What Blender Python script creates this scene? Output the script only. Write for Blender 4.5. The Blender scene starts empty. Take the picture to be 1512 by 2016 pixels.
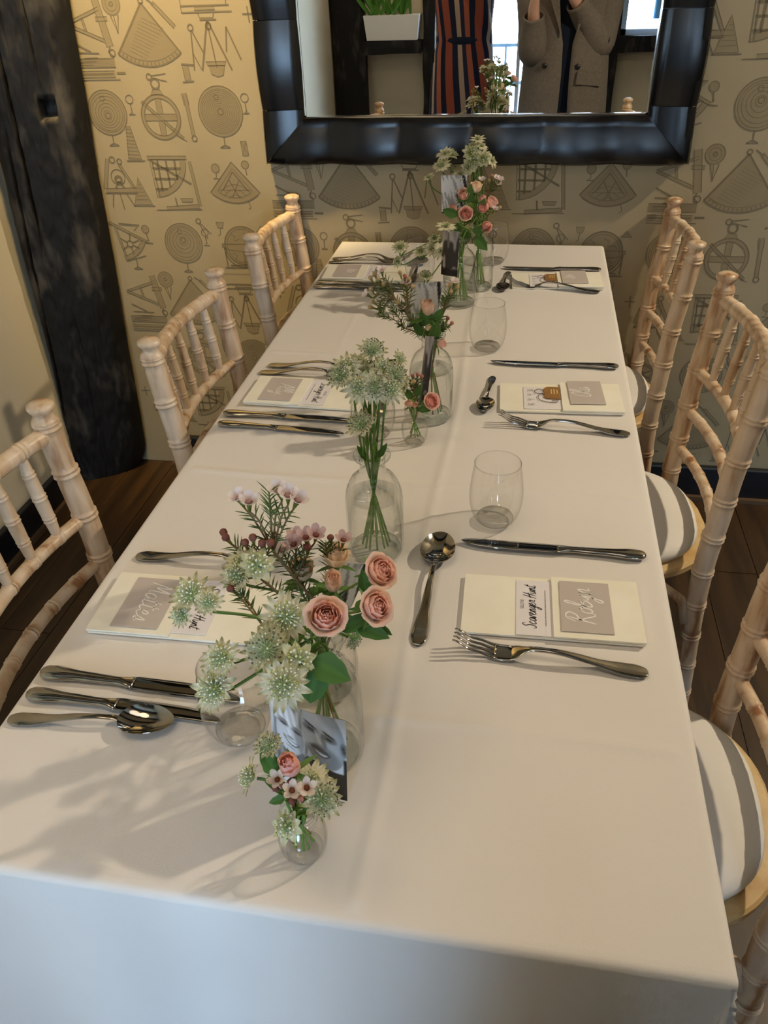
import bpy, bmesh, math, random
from mathutils import Vector, Matrix, Quaternion
rnd = random.Random(7)
PI = math.pi
scene = bpy.context.scene
col = scene.collection

# ------------------------------------------------------------------ camera
cam_d = bpy.data.cameras.new('camera'); cam = bpy.data.objects.new('camera', cam_d); col.objects.link(cam)
cam_d.sensor_fit = 'HORIZONTAL'; cam_d.sensor_width = 36.0; cam_d.lens = 36.0 * 1538.47 / 1512.0
cam_d.clip_start = 0.02; cam_d.clip_end = 100
CAMP = Vector((0.15468, -0.31366, 1.41693))
def cam_axes(yaw, pitch, roll):
    cy, sy, cp, sp = math.cos(yaw), math.sin(yaw), math.cos(pitch), math.sin(pitch)
    f = Vector((sy*cp, cy*cp, -sp)); r = Vector((cy, -sy, 0)); u = r.cross(f)
    c, s = math.cos(roll), math.sin(roll)
    return c*r + s*u, -s*r + c*u, f
_r, _u, _f = cam_axes(-0.193568, 0.618377, -0.041293)
cam.matrix_world = Matrix(((_r.x, _u.x, -_f.x, CAMP.x), (_r.y, _u.y, -_f.y, CAMP.y), (_r.z, _u.z, -_f.z, CAMP.z), (0, 0, 0, 1)))
scene.camera = cam
scene.view_settings.view_transform = 'Standard'; scene.view_settings.look = 'None'
scene.view_settings.exposure = 0.16; scene.view_settings.gamma = 1.0; scene.view_settings.use_curve_mapping = False
scene.cycles.use_denoising = True
scene.cycles.max_bounces = 7; scene.cycles.diffuse_bounces = 3; scene.cycles.glossy_bounces = 4; scene.cycles.transmission_bounces = 4; scene.cycles.transparent_max_bounces = 14
scene.cycles.use_adaptive_sampling = True; scene.cycles.adaptive_threshold = 0.08; scene.cycles.adaptive_min_samples = 16
scene.cycles.sample_clamp_indirect = 6.0
scene.cycles.caustics_refractive = False; scene.cycles.caustics_reflective = False
scene.cycles.blur_glossy = 0.5

# ------------------------------------------------------------------ world and lights
world = bpy.data.worlds.new('sky'); scene.world = world; world.use_nodes = True
bg = world.node_tree.nodes['Background']; bg.inputs[0].default_value = (0.72, 0.86, 1.0, 1); bg.inputs[1].default_value = 7.0
def light(name, kind, loc, energy, color, target=None, **kw):
    d = bpy.data.lights.new(name, kind); o = bpy.data.objects.new(name, d); col.objects.link(o)
    d.energy = energy; d.color = color; o.location = loc
    for k, v in kw.items(): setattr(d, k, v)
    if target is not None:
        o.rotation_euler = (Vector(target) - Vector(loc)).to_track_quat('-Z', 'Y').to_euler()
    return o
WARM = (1.0, 0.80, 0.55)
# ceiling spotlight to the right of the table: throws the crisp shadows to the left
light('ceiling_spot_right', 'SPOT', (1.95, 1.42, 2.43), 138, (1.0, 0.83, 0.60), (0.0, 0.75, 0.75), spot_size=2.2, spot_blend=0.5, shadow_soft_size=0.035)
# ceiling spotlight over the left wall
light('ceiling_spot_left', 'SPOT', (-0.74, 1.40, 2.43), 190, (1.0, 0.71, 0.30), (-0.82, 1.85, 1.50), spot_size=0.95, spot_blend=0.8, shadow_soft_size=0.06)
# unseen soft fills added to brighten the table, then the rear ceiling lamp
light('ceiling_fill_left', 'AREA', (-0.55, 0.05, 2.40), 3.6, (1.0, 0.72, 0.40), (-0.55, 0.05, 0), size=0.6, shape='DISK')
light('ceiling_fill_table', 'AREA', (0.05, 0.10, 2.42), 2.4, (1.0, 0.84, 0.64), (0.05, 0.15, 0), size=0.7, shape='DISK')
light('ceiling_lamp_rear', 'AREA', (-0.55, -1.60, 2.28), 6.5, (1.0, 0.80, 0.55), (-0.55, -1.60, 0), size=0.5, shape='DISK')
# daylight coming in at the windows behind the camera
light('window_daylight', 'AREA', (-0.05, -2.75, 1.10), 98, (0.42, 0.68, 1.0), (-0.05, 0.0, 0.72), shape='RECTANGLE', size=1.3, size_y=1.0)
light('window_daylight_small', 'AREA', (0.95, -2.75, 1.45), 18, (0.42, 0.68, 1.0), (0.95, 0.0, 0.9), shape='RECTANGLE', size=0.5, size_y=0.9)

# ------------------------------------------------------------------ helpers
def srgb(r, g, b):
    f = lambda c: (c/255/12.92) if c/255 <= 0.04045 else ((c/255 + 0.055)/1.055)**2.4
    return (f(r), f(g), f(b))
def mat(name, color=(0.8, 0.8, 0.8), rough=0.5, metal=0.0, spec=0.5, **kw):
    m = bpy.data.materials.new(name); m.use_nodes = True
    b = m.node_tree.nodes['Principled BSDF']
    b.inputs['Base Color'].default_value = (*color, 1); b.inputs['Roughness'].default_value = rough
    b.inputs['Metallic'].default_value = metal; b.inputs['Specular IOR Level'].default_value = spec
    for k, v in kw.items(): b.inputs[k].default_value = v
    return m
def nd(m, kind, **kw):
    n = m.node_tree.nodes.new(kind)
    for k, v in kw.items(): setattr(n, k, v)
    return n
def lk(m, a, b): m.node_tree.links.new(a, b)
def bsdf(m): return m.node_tree.nodes['Principled BSDF']
def add_noise(m, c1, c2, scale=(8, 8, 8), detail=4, lo=0.35, hi=0.65, bump=0.0, bscale=None, dist=0.001, coord='Object', rough=None):
    tc = nd(m, 'ShaderNodeTexCoord'); mp = nd(m, 'ShaderNodeMapping'); mp.inputs['Scale'].default_value = scale
    lk(m, tc.outputs[coord], mp.inputs[0])
    n = nd(m, 'ShaderNodeTexNoise'); n.inputs['Scale'].default_value = 1.0; n.inputs['Detail'].default_value = detail
    lk(m, mp.outputs[0], n.inputs['Vector'])
    r = nd(m, 'ShaderNodeValToRGB'); r.color_ramp.elements[0].position = lo; r.color_ramp.elements[1].position = hi
    r.color_ramp.elements[0].color = (*c1, 1); r.color_ramp.elements[1].color = (*c2, 1)
    lk(m, n.outputs['Fac'], r.inputs[0]); lk(m, r.outputs[0], bsdf(m).inputs['Base Color'])
    if bump:
        n2 = n
        if bscale:
            mp2 = nd(m, 'ShaderNodeMapping'); mp2.inputs['Scale'].default_value = bscale; lk(m, tc.outputs[coord], mp2.inputs[0])
            n2 = nd(m, 'ShaderNodeTexNoise'); n2.inputs['Scale'].default_value = 1.0; n2.inputs['Detail'].default_value = 3
            lk(m, mp2.outputs[0], n2.inputs['Vector'])
        bp = nd(m, 'ShaderNodeBump'); bp.inputs['Strength'].default_value = bump; bp.inputs['Distance'].default_value = dist
        lk(m, n2.outputs['Fac'], bp.inputs['Height']); lk(m, bp.outputs[0], bsdf(m).inputs['Normal'])
    return m
def attr_mat(name, rough=0.55, spec=0.3, sss=0.0, **kw):
    m = mat(name, rough=rough, spec=spec, **kw)
    a = nd(m, 'ShaderNodeAttribute', attribute_name='Col'); lk(m, a.outputs['Color'], bsdf(m).inputs['Base Color'])
    return m
def glass_mat(name, tint, edge, refl=1.0, rough=0.02, power=2.2):
    """thin glass: see-through face-on, greyer and more mirror-like towards the rim"""
    m = bpy.data.materials.new(name); m.use_nodes = True; nt = m.node_tree
    for n in list(nt.nodes):
        if n.type != 'OUTPUT_MATERIAL': nt.nodes.remove(n)
    out = [n for n in nt.nodes if n.type == 'OUTPUT_MATERIAL'][0]
    lw = nd(m, 'ShaderNodeLayerWeight'); lw.inputs['Blend'].default_value = 0.5
    pw = nd(m, 'ShaderNodeMath', operation='POWER'); pw.inputs[1].default_value = power; lk(m, lw.outputs['Facing'], pw.inputs[0])
    mx = nd(m, 'ShaderNodeMixRGB'); mx.inputs[1].default_value = (*tint, 1); mx.inputs[2].default_value = (*edge, 1); lk(m, pw.outputs[0], mx.inputs[0])
    tr = nd(m, 'ShaderNodeBsdfTransparent'); lk(m, mx.outputs[0], tr.inputs[0])
    gl = nd(m, 'ShaderNodeBsdfGlossy'); gl.inputs['Roughness'].default_value = rough
    p5 = nd(m, 'ShaderNodeMath', operation='POWER'); p5.inputs[1].default_value = 4.5; lk(m, lw.outputs['Facing'], p5.inputs[0])
    ml = nd(m, 'ShaderNodeMath', operation='MULTIPLY_ADD'); ml.inputs[1].default_value = 0.75*refl; ml.inputs[2].default_value = 0.045*refl; ml.use_clamp = True; lk(m, p5.outputs[0], ml.inputs[0])
    ms = nd(m, 'ShaderNodeMixShader'); lk(m, ml.outputs[0], ms.inputs[0]); lk(m, tr.outputs[0], ms.inputs[1]); lk(m, gl.outputs[0], ms.inputs[2])
    lk(m, ms.outputs[0], out.inputs['Surface'])
    return m

def lerp(a, b, t): return a + (b - a)*t
def smooth(t): t = max(0.0, min(1.0, t)); return t*t*(3 - 2*t)
def interp(x, tab):
    if x <= tab[0][0]: return tab[0][1]
    for (a, va), (b, vb) in zip(tab, tab[1:]):
        if x <= b: return va + (vb - va)*(x - a)/(b - a)
    return tab[-1][1]
def sinterp(x, tab):
    if x <= tab[0][0]: return tab[0][1]
    for (a, va), (b, vb) in zip(tab, tab[1:]):
        if x <= b: return va + (vb - va)*smooth((x - a)/(b - a))
    return tab[-1][1]
def catmull(P, n=8):
    P = [Vector(p) for p in P]
    if len(P) < 3:
        return [P[0].lerp(P[-1], i/n) for i in range(n + 1)]
    Q = [P[0]*2 - P[1]] + P + [P[-1]*2 - P[-2]]; out = []
    for i in range(1, len(Q) - 2):
        a, b, c, d = Q[i-1], Q[i], Q[i+1], Q[i+2]
        for k in range(n):
            t = k/n
            out.append(0.5*((2*b) + (c - a)*t + (2*a - 5*b + 4*c - d)*t*t + (3*b - a - 3*c + d)*t**3))
    out.append(P[-1].copy())
    return out
def frame_to(z, up=(0, 0, 1)):
    """rotation matrix whose Z axis is z"""
    z = Vector(z).normalized(); up = Vector(up)
    x = up.cross(z)
    if x.length < 1e-4: x = Vector((1, 0, 0)) - z*z.x
    x.normalize(); y = z.cross(x)
    return Matrix(((x.x, y.x, z.x), (x.y, y.y, z.y), (x.z, y.z, z.z)))

class G:
    """collects faces of one mesh"""
    def __init__(s): s.v = []; s.f = []; s.c = []; s.mi = []; s.m = 0
    def add(s, vs, fs, color=None, M=None):
        o = len(s.v)
        for i, p in enumerate(vs):
            p = Vector(p)
            if M is not None: p = M @ p
            s.v.append(p); s.c.append(color[i] if isinstance(color, list) else (color or (1, 1, 1)))
        for f in fs: s.f.append(tuple(o + i for i in f)); s.mi.append(s.m)
        return s
    def grid(s, fn, nu, nv, color=None, M=None, closeu=False):
        vs = []; cs = [] if callable(color) else color
        for j in range(nv + 1):
            for i in range(nu if closeu else nu + 1):
                vs.append(fn(i/nu, j/nv))
                if callable(color): cs.append(color(i/nu, j/nv))
        w = nu if closeu else nu + 1; fs = []
        for j in range(nv):
            for i in range(nu):
                a, b = j*w + i, j*w + (i + 1) % w
                fs.append((a, b, b + w, a + w))
        return s.add(vs, fs, cs, M)
    def tube(s, path, rad, n=8, color=None, cap=True, flat=1.0, up=None, M=None):
        P = [Vector(p) for p in path]; k = len(P); vs = []; cs = []
        R = rad if isinstance(rad, (list, tuple)) else [rad]*k
        t0 = (P[1] - P[0]).normalized(); x = Vector(up) if up else (Vector((0, 0, 1)) if abs(t0.z) < 0.9 else Vector((1, 0, 0)))
        for i in range(k):
            t = (P[min(i + 1, k - 1)] - P[max(i - 1, 0)]).normalized()
            x = (x - t*x.dot(t)).normalized(); y = t.cross(x)
            for j in range(n):
                a = 2*PI*j/n; vs.append(P[i] + (x*math.cos(a)*flat + y*math.sin(a))*R[i])
                cs.append(color(i/(k - 1)) if callable(color) else (color or (1, 1, 1)))
        fs = [(i*n + j, i*n + (j + 1) % n, (i + 1)*n + (j + 1) % n, (i + 1)*n + j) for i in range(k - 1) for j in range(n)]
        if cap: fs += [tuple(reversed(range(n))), tuple((k - 1)*n + j for j in range(n))]
        return s.add(vs, fs, cs, M)
    def lathe(s, prof, n=24, M=None, color=None, flute=None, cap0=False, cap1=False):
        vs = []; 
        for k, (r, z) in enumerate(prof):
            for j in range(n):
                a = 2*PI*j/n; rr = r*(1 + flute(k, a) if flute else 1); vs.append((rr*math.cos(a), rr*math.sin(a), z))
        fs = [(i*n + j, i*n + (j + 1) % n, (i + 1)*n + (j + 1) % n, (i + 1)*n + j) for i in range(len(prof) - 1) for j in range(n)]
        if cap0: fs.append(tuple(reversed(range(n))))
        if cap1: fs.append(tuple((len(prof) - 1)*n + j for j in range(n)))
        return s.add(vs, fs, color, M)
    def box(s, lo, hi, M=None, color=None):
        (a, b, c), (d, e, f) = lo, hi
        vs = [(a, b, c), (d, b, c), (d, e, c), (a, e, c), (a, b, f), (d, b, f), (d, e, f), (a, e, f)]
        return s.add(vs, [(3, 2, 1, 0), (4, 5, 6, 7), (0, 1, 5, 4), (1, 2, 6, 5), (2, 3, 7, 6), (3, 0, 4, 7)], color, M)
    def ball(s, c, r, n=8, m=5, color=None, sq=(1, 1, 1), M=None):
        c = Vector(c); vs = [c + Vector((0, 0, -r*sq[2]))]
        for j in range(1, m):
            p = -PI/2 + PI*j/m
            for i in range(n):
                a = 2*PI*i/n; vs.append(c + Vector((r*sq[0]*math.cos(p)*math.cos(a), r*sq[1]*math.cos(p)*math.sin(a), r*sq[2]*math.sin(p))))
        vs.append(c + Vector((0, 0, r*sq[2]))); L = len(vs) - 1
        fs = [(0, 1 + (i + 1) % n, 1 + i) for i in range(n)]
        for j in range(m - 2):
            for i in range(n):
                a = 1 + j*n + i; b = 1 + j*n + (i + 1) % n; fs.append((a, b, b + n, a + n))
        o = 1 + (m - 2)*n
        fs += [(o + i, o + (i + 1) % n, L) for i in range(n)]
        return s.add(vs, fs, color, M)
    def prism(s, poly, z0, z1, M=None, color=None):
        n = len(poly); vs = [(x, y, z0) for x, y in poly] + [(x, y, z1) for x, y in poly]
        fs = [tuple(reversed(range(n))), tuple(range(n, 2*n))] + [(i, (i + 1) % n, n + (i + 1) % n, n + i) for i in range(n)]
        return s.add(vs, fs, color, M)
    def mesh(s, name, mats, smooth=True, usecol=False):
        me = bpy.data.meshes.new(name); me.from_pydata([tuple(p) for p in s.v], [], s.f)
        mats = mats if isinstance(mats, (list, tuple)) else [mats]
        for m in mats: me.materials.append(m)
        if len(mats) > 1: me.polygons.foreach_set('material_index', s.mi)
        me.polygons.foreach_set('use_smooth', [smooth]*len(me.polygons))
        if usecol:
            ca = me.color_attributes.new('Col', 'FLOAT_COLOR', 'POINT')
            flat = []
            for c in s.c: flat += [c[0], c[1], c[2], 1.0]
            ca.data.foreach_set('color', flat)
        me.update()
        return me
    def build(s, name, mats, parent=None, smooth=True, usecol=False, loc=None, sharp=None):
        return place(name, s.mesh(name, mats, smooth, usecol), parent, loc, sharp)
def place(name, me, parent=None, loc=None, sharp=None, matrix=None):
    o = bpy.data.objects.new(name, me); col.objects.link(o)
    if parent is not None: o.parent = parent
    if matrix is not None: o.matrix_local = matrix
    elif loc is not None: o.location = loc
    if sharp:
        try: me.set_sharp_from_angle(angle=math.radians(sharp))
        except Exception: pass
    return o
def tag(o, label=None, cat=None, group=None, kind=None):
    if label: o['label'] = label
    if cat: o['category'] = cat
    if group: o['group'] = group
    if kind: o['kind'] = kind
    return o
def thing(name, label, cat, loc=(0, 0, 0), rz=0.0, group=None):
    o = bpy.data.objects.new(name, None); col.objects.link(o); o.empty_display_size = 0.05
    o.location = loc; o.rotation_euler = (0, 0, rz)
    return tag(o, label, cat, group)
def bev(o, w, seg=2):
    m = o.modifiers.new('bevel', 'BEVEL'); m.width = w; m.segments = seg; m.limit_method = 'ANGLE'; m.angle_limit = math.radians(40)
    return o
def copy_tree(o, parent=None):
    c = o.copy(); col.objects.link(c); c.parent = parent
    for ch in o.children: copy_tree(ch, c)
    return c
def ribbon(g, pts, w, z=0.0, closed=False, taper=False):
    """flat stroke in the XY plane of a print"""
    P = [Vector((p[0], p[1])) for p in pts]; n = len(P); vs = []; 
    for i in range(n):
        a = P[(i - 1) % n] if closed else P[max(i - 1, 0)]; b = P[(i + 1) % n] if closed else P[min(i + 1, n - 1)]
        t = (b - a); t = t.normalized() if t.length > 1e-9 else Vector((1, 0)); nn = Vector((-t.y, t.x))
        ww = w/2*(0.55 + 0.45*math.sin(PI*i/(n - 1)) if taper else 1)
        vs += [(*(P[i] + nn*ww), z), (*(P[i] - nn*ww), z)]
    m = n if closed else n - 1
    fs = [(2*i, 2*i + 1, (2*((i + 1) % n)) + 1, 2*((i + 1) % n)) for i in range(m)]
    g.add(vs, fs)
TZ = 0.78          # table top
WY = 1.854         # wallpapered wall


# ------------------------------------------------------------------ materials
M = {}
M['wallpaper'] = add_noise(mat('wallpaper', rough=0.62, spec=0.35), srgb(158, 144, 114), srgb(165, 151, 121), (3, 3, 3), bump=0.15, bscale=(420, 420, 900), dist=0.0006)
M['ink'] = mat('wallpaper_ink', srgb(119, 108, 85), rough=0.7, spec=0.2)
M['wash'] = mat('wallpaper_wash', srgb(142, 129, 102), rough=0.7, spec=0.2)
M['plaster'] = add_noise(mat('cream_plaster', rough=0.8, spec=0.2), srgb(200, 188, 158), srgb(208, 196, 168), (2, 2, 2), bump=0.2, bscale=(30, 30, 30), dist=0.002)
M['ceiling'] = mat('ceiling_paint', srgb(226, 218, 202), rough=0.9, spec=0.1)
M['black_timber'] = add_noise(mat('black_timber', rough=0.62, spec=0.3), srgb(13, 11, 9), srgb(92, 86, 78), (16, 16, 5.0), detail=10, lo=0.54, hi=0.86, bump=0.5, bscale=(45, 45, 14), dist=0.003)
M['black_paint'] = add_noise(mat('black_paint', rough=0.35, spec=0.5), srgb(14, 16, 20), srgb(28, 31, 38), (9, 9, 9), bump=0.1, bscale=(40, 40, 40), dist=0.001)
M['floor_wood'] = add_noise(mat('dark_floor_wood', rough=0.42, spec=0.4), srgb(34, 23, 13), srgb(76, 54, 31), (26, 2.2, 26), detail=6, lo=0.30, hi=0.74, bump=0.25, dist=0.001)
M['shoe'] = mat('brown_moulding', srgb(92, 70, 48), rough=0.5)

def struct(name, g, m, parent=None, label=None, smooth=False, **kw):
    o = g.build(name, m, parent, smooth=smooth, **kw)
    if parent is None: tag(o, label, None, None, 'structure')
    return o
XL, XR, YR, CZ = -1.29, 2.60, -2.25, 2.45
# floor: planks running away from the camera
fl = struct('floor', G().box((XL - .1, YR - .1, -0.06), (XR + .1, WY + .1, -0.004)), M['floor_wood'], label='dark brown wooden plank floor')
pw = 0.142; plank_me = {}
x = XL; k = 0
while x < XR:
    y = YR - rnd.uniform(0, 0.9)
    while y < WY:
        L = rnd.choice((1.1, 1.5, 1.9)); y0, y1 = max(y, YR), min(y + L, WY)
        if y1 - y0 > 0.05:
            key = round(y1 - y0, 2)
            if key not in plank_me:
                plank_me[key] = G().box((0.001, 0.0012, -0.02), (pw - 0.001, key - 0.0012, 0.0)).mesh('plank', M['floor_wood'], False)
            place('plank', plank_me[key], fl, (x, y0, rnd.uniform(-0.0012, 0.0)))
        y += L
    x += pw
struct('ceiling', G().box((XL - .1, YR - .1, CZ), (XR + .1, WY + .1, CZ + .1)), M['ceiling'], label='pale plastered ceiling')
for i, y in enumerate((1.10, 0.42, -0.45, -1.25, -1.95)):     # unseen beams added under the ceiling to give the cutlery dark reflections
    struct('trim_%d' % (8 + i), G().box((XL, y - .10, CZ - .15), (XR, y + .10, CZ - .001)), M['black_timber'], label='unseen black timber ceiling beam added for dark reflections, number %d from the wallpapered wall' % (i + 1))
wall_back = struct('wall_back', G().box((XL - .1, WY, 0), (XR + .1, WY + .1, CZ)), M['wallpaper'], label='tan wallpaper printed with old scientific instruments')
struct('wall_left', G().box((XL - .1, YR - .1, 0), (XL, WY, CZ)), M['plaster'], label='plain cream plaster wall on the left')
struct('wall_right', G().box((XR, YR - .1, 0), (XR + .1, WY, CZ)), M['plaster'], label='plain cream plaster wall on the right')
struct('trim_1', G().box((XL, WY - 0.05, 0), (-1.165, WY - 0.001, CZ)), M['plaster'], label='strip of cream plaster beside the leaning black post')
g = G().box((-1.0, WY - 0.022, 0), (XR, WY - 0.0005, 0.112))
bb = struct('baseboard_back', g, M['black_paint'], label='black skirting board under the wallpaper'); bev(bb, 0.004)
struct('moulding', G().box((-1.0, WY - 0.036, 0), (XR, WY - 0.022, 0.014)), M['shoe'], bb)
bb = struct('baseboard_left', G().box((XL + 0.0005, YR, 0), (XL + 0.022, 1.66, 0.105)), M['black_paint'], label='black skirting board along the left wall'); bev(bb, 0.004)
struct('moulding', G().box((XL + 0.022, YR, 0), (XL + 0.036, 1.60, 0.014)), M['shoe'], bb)

# the leaning black timber post in the corner
def hsh(i, j): 
    v = math.sin(i*127.1 + j*311.7)*43758.5453; return v - math.floor(v)
def vnoise(x, y):
    i, j = math.floor(x), math.floor(y); a, b = smooth(x - i), smooth(y - j)
    return lerp(lerp(hsh(i, j), hsh(i + 1, j), a), lerp(hsh(i, j + 1), hsh(i + 1, j + 1), a), b)
def post_front(u, v):
    z = v*CZ; xl = -1.300 + 0.063*z + 0.012*(vnoise(z*5, 3) - 0.5); xr = -1.094 + 0.069*z + 0.010*(vnoise(z*6, 9) - 0.5)
    if z < 0.10: xl += 0.02*(1 - z/0.1)**2; xr -= 0.03*(1 - z/0.1)**2
    x = lerp(xl, xr, u)
    y = lerp(1.695, 1.795, u*u*0.6 + u*0.4) + 0.016*math.exp(-u*26) + 0.030*math.exp(-(1 - u)*26) + 0.003*(vnoise(u*4, z*3) - 0.5) + 0.004*(vnoise(u*14, z*30) - 0.5) + 0.003*(vnoise(u*36, z*70) - 0.5)
    for (c0, sl, za, zb, dp, wd) in ((0.30, -0.06, 0.75, 2.45, 0.030, 0.012), (0.16, 0.16, 0.0, 1.10, 0.022, 0.012), (0.62, -0.02, 1.15, 2.40, 0.016, 0.008), (0.50, 0.02, 0.15, 0.62, 0.008, 0.008)):
        if za < z < zb:
            c = c0 + sl*(z - 1) + 0.03*(vnoise(z*6, c0*10) - 0.5)
            y += dp*math.exp(-((u - c)/wd)**2)*min(1, (z - za)*6, (zb - z)*6)
    y += 0.035*smooth((0.10 - abs(u - 0.66))/0.02)*smooth((0.024 - abs(z - 1.122))/0.008)      # mortise pocket
    return (x, y, z)
g = G(); g.grid(post_front, 100, 230)
g.grid(lambda u, v: (lerp(post_front(1, v)[0], post_front(1, v)[0] - 0.015, u), lerp(post_front(1, v)[1], 1.853, u), v*CZ), 2, 60)
g.grid(lambda u, v: (post_front(0, v)[0], lerp(1.853, post_front(0, v)[1], u), v*CZ), 2, 60)
post = struct('trim_2', g, M['black_timber'], label='rough black timber post leaning in the corner', smooth=True)
M['pale_wood'] = mat('pale_bare_wood', srgb(120, 112, 96), rough=0.7)
struct('wood_splinter', G().box((-0.022, -0.005, -0.0018), (0.022, 0.006, 0.0018), Matrix.Translation((-1.098, 1.756, 1.094)) @ Matrix.Rotation(0.6, 4, 'Z')), M['pale_wood'], post)

# ---- wall behind the camera, seen in the mirror
RW = G()
def wbox(x0, x1, z0, z1): RW.box((x0, YR - 0.1, z0), (x1, YR, z1))
wbox(XL - .1, -0.56, 0, CZ); wbox(-0.56, 0.56, 0, 0.42); wbox(-0.56, 0.56, 2.1, CZ); wbox(0.56, 0.66, 0, CZ)
wbox(0.66, 1.35, 0, 0.93); wbox(0.66, 1.35, 2.1, CZ); wbox(1.35, XR + .1, 0, CZ)
struct('wall_rear', RW, M['plaster'], label='cream plaster wall behind the photographer, seen in the mirror')
def timber(name, x0, x1, z0, z1, label, d=0.05):
    g = G(); n = max(2, int((z1 - z0)/0.06)); m = max(2, int((x1 - x0)/0.06))
    vert = (z1 - z0) > (x1 - x0)
    def fn(u, v):
        if vert:
            z = lerp(z0, z1, v); a = 0.012*(vnoise(z*5, x0*7) - .5); b = 0.012*(vnoise(z*5, x1*9 + 3) - .5)
            return (lerp(x0 + a, x1 + b, u), YR + d + 0.004*vnoise(u*6, z*4), z)
        x = lerp(x0, x1, u); a = 0.012*(vnoise(x*5, z0*7) - .5); b = 0.012*(vnoise(x*5, z1*9 + 3) - .5)
        return (x, YR + d + 0.004*vnoise(x*6, v*4), lerp(z0 + a, z1 + b, v))
    g.grid(lambda u, v: fn(1 - u, v), m, n); g.box((x0 + 0.006, YR - 0.001, z0 + 0.006), (x1 - 0.006, YR + d - 0.001, z1 - 0.006))
    return struct(name, g, M['black_timber'], label=label, smooth=False)
timber('trim_3', -1.27, -1.045, 0, CZ, 'rough dark timber post at the left edge of the mirror view', 0.09)
timber('trim_4', -1.045, -0.646, 0.865, 0.945, 'dark timber rail under the white planter in the mirror', 0.16)
timber('trim_5', -0.646, -0.56, 0, CZ, 'dark timber post left of the bright window in the mirror', 0.07)
timber('trim_6', 0.56, 0.655, 0, CZ, 'dark timber post right of the bright window in the mirror', 0.07)
timber('trim_7', 0.655, 1.36, 0.84, 0.935, 'dark timber rail under the small window in the mirror', 0.07)
M['window_paint'] = mat('window_frame_paint', srgb(196, 205, 214), rough=0.4)
M['pane'] = glass_mat('window_pane', (0.97, 0.985, 1.0), (0.8, 0.85, 0.9))
def window(name, x0, x1, z0, z1, nx, nz, label):
    root = bpy.data.objects.new(name, None); col.objects.link(root); root.location = ((x0 + x1)/2, YR - 0.05, z0); tag(root, label, None, None, 'structure')
    w = x1 - x0; h = z1 - z0; fr = 0.035
    g = G(); g.box((-w/2, -.02, 0), (-w/2 + fr, .02, h)); g.box((w/2 - fr, -.02, 0), (w/2, .02, h)); g.box((-w/2, -.02, 0), (w/2, .02, fr)); g.box((-w/2, -.02, h - fr), (w/2, .02, h))
    for i in range(1, nx): g.box((-w/2 + w*i/nx - .012, -.015, fr), (-w/2 + w*i/nx + .012, .015, h - fr))
    for j in range(1, nz): g.box((-w/2 + fr, -.014, h*j/nz - .010), (w/2 - fr, .014, h*j/nz + .010))
    f = g.build('window_frame', M['window_paint'], root, smooth=False)
    for i in range(nx):
        for j in range(nz):
            G().box((-w/2 + w*i/nx + .013, -.002, h*j/nz + .011), (-w/2 + w*(i + 1)/nx - .013, .002, h*(j + 1)/nz - .011)).build('pane', M['pane'], root, smooth=False)
    g = G().box((-w/2, 0.03, -0.02), (w/2, 0.10, 0.0)); g.build('window_sill', M['window_paint'], root, smooth=False)
    return root
window('window_1', -0.56, 0.56, 0.42, 2.1, 2, 2, 'wide bright window behind the photographer in the mirror')
window('window_2', 0.66, 1.35, 0.93, 2.1, 2, 2, 'small bright window at the right of the mirror view')
# outside: a pale terrace with a railing
M['paving'] = mat('pale_paving', srgb(190, 196, 200), rough=0.8)
struct('floor_outside', G().box((-4, -9, -0.2), (5, YR - 0.12, -0.05)), M['paving'], label='pale terrace outside the windows')
M['railing'] = mat('railing_paint', srgb(120, 150, 170), rough=0.5)
rl = thing('railing', 'thin blue-grey balustrade outside the bright window in the mirror', 'railing', (0, -2.62, -0.05))
for z in (0.66, 0.90): G().box((-0.9, -0.012, z), (1.5, 0.012, z + 0.022)).build('rail', M['railing'], rl, smooth=False)
bm_ = G().box((-0.008, -0.008, 0.0), (0.008, 0.008, 0.9)).mesh('baluster', M['railing'], False)
for i in range(25): place('baluster', bm_, rl, (-0.9 + i*0.1, 0, 0))


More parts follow.
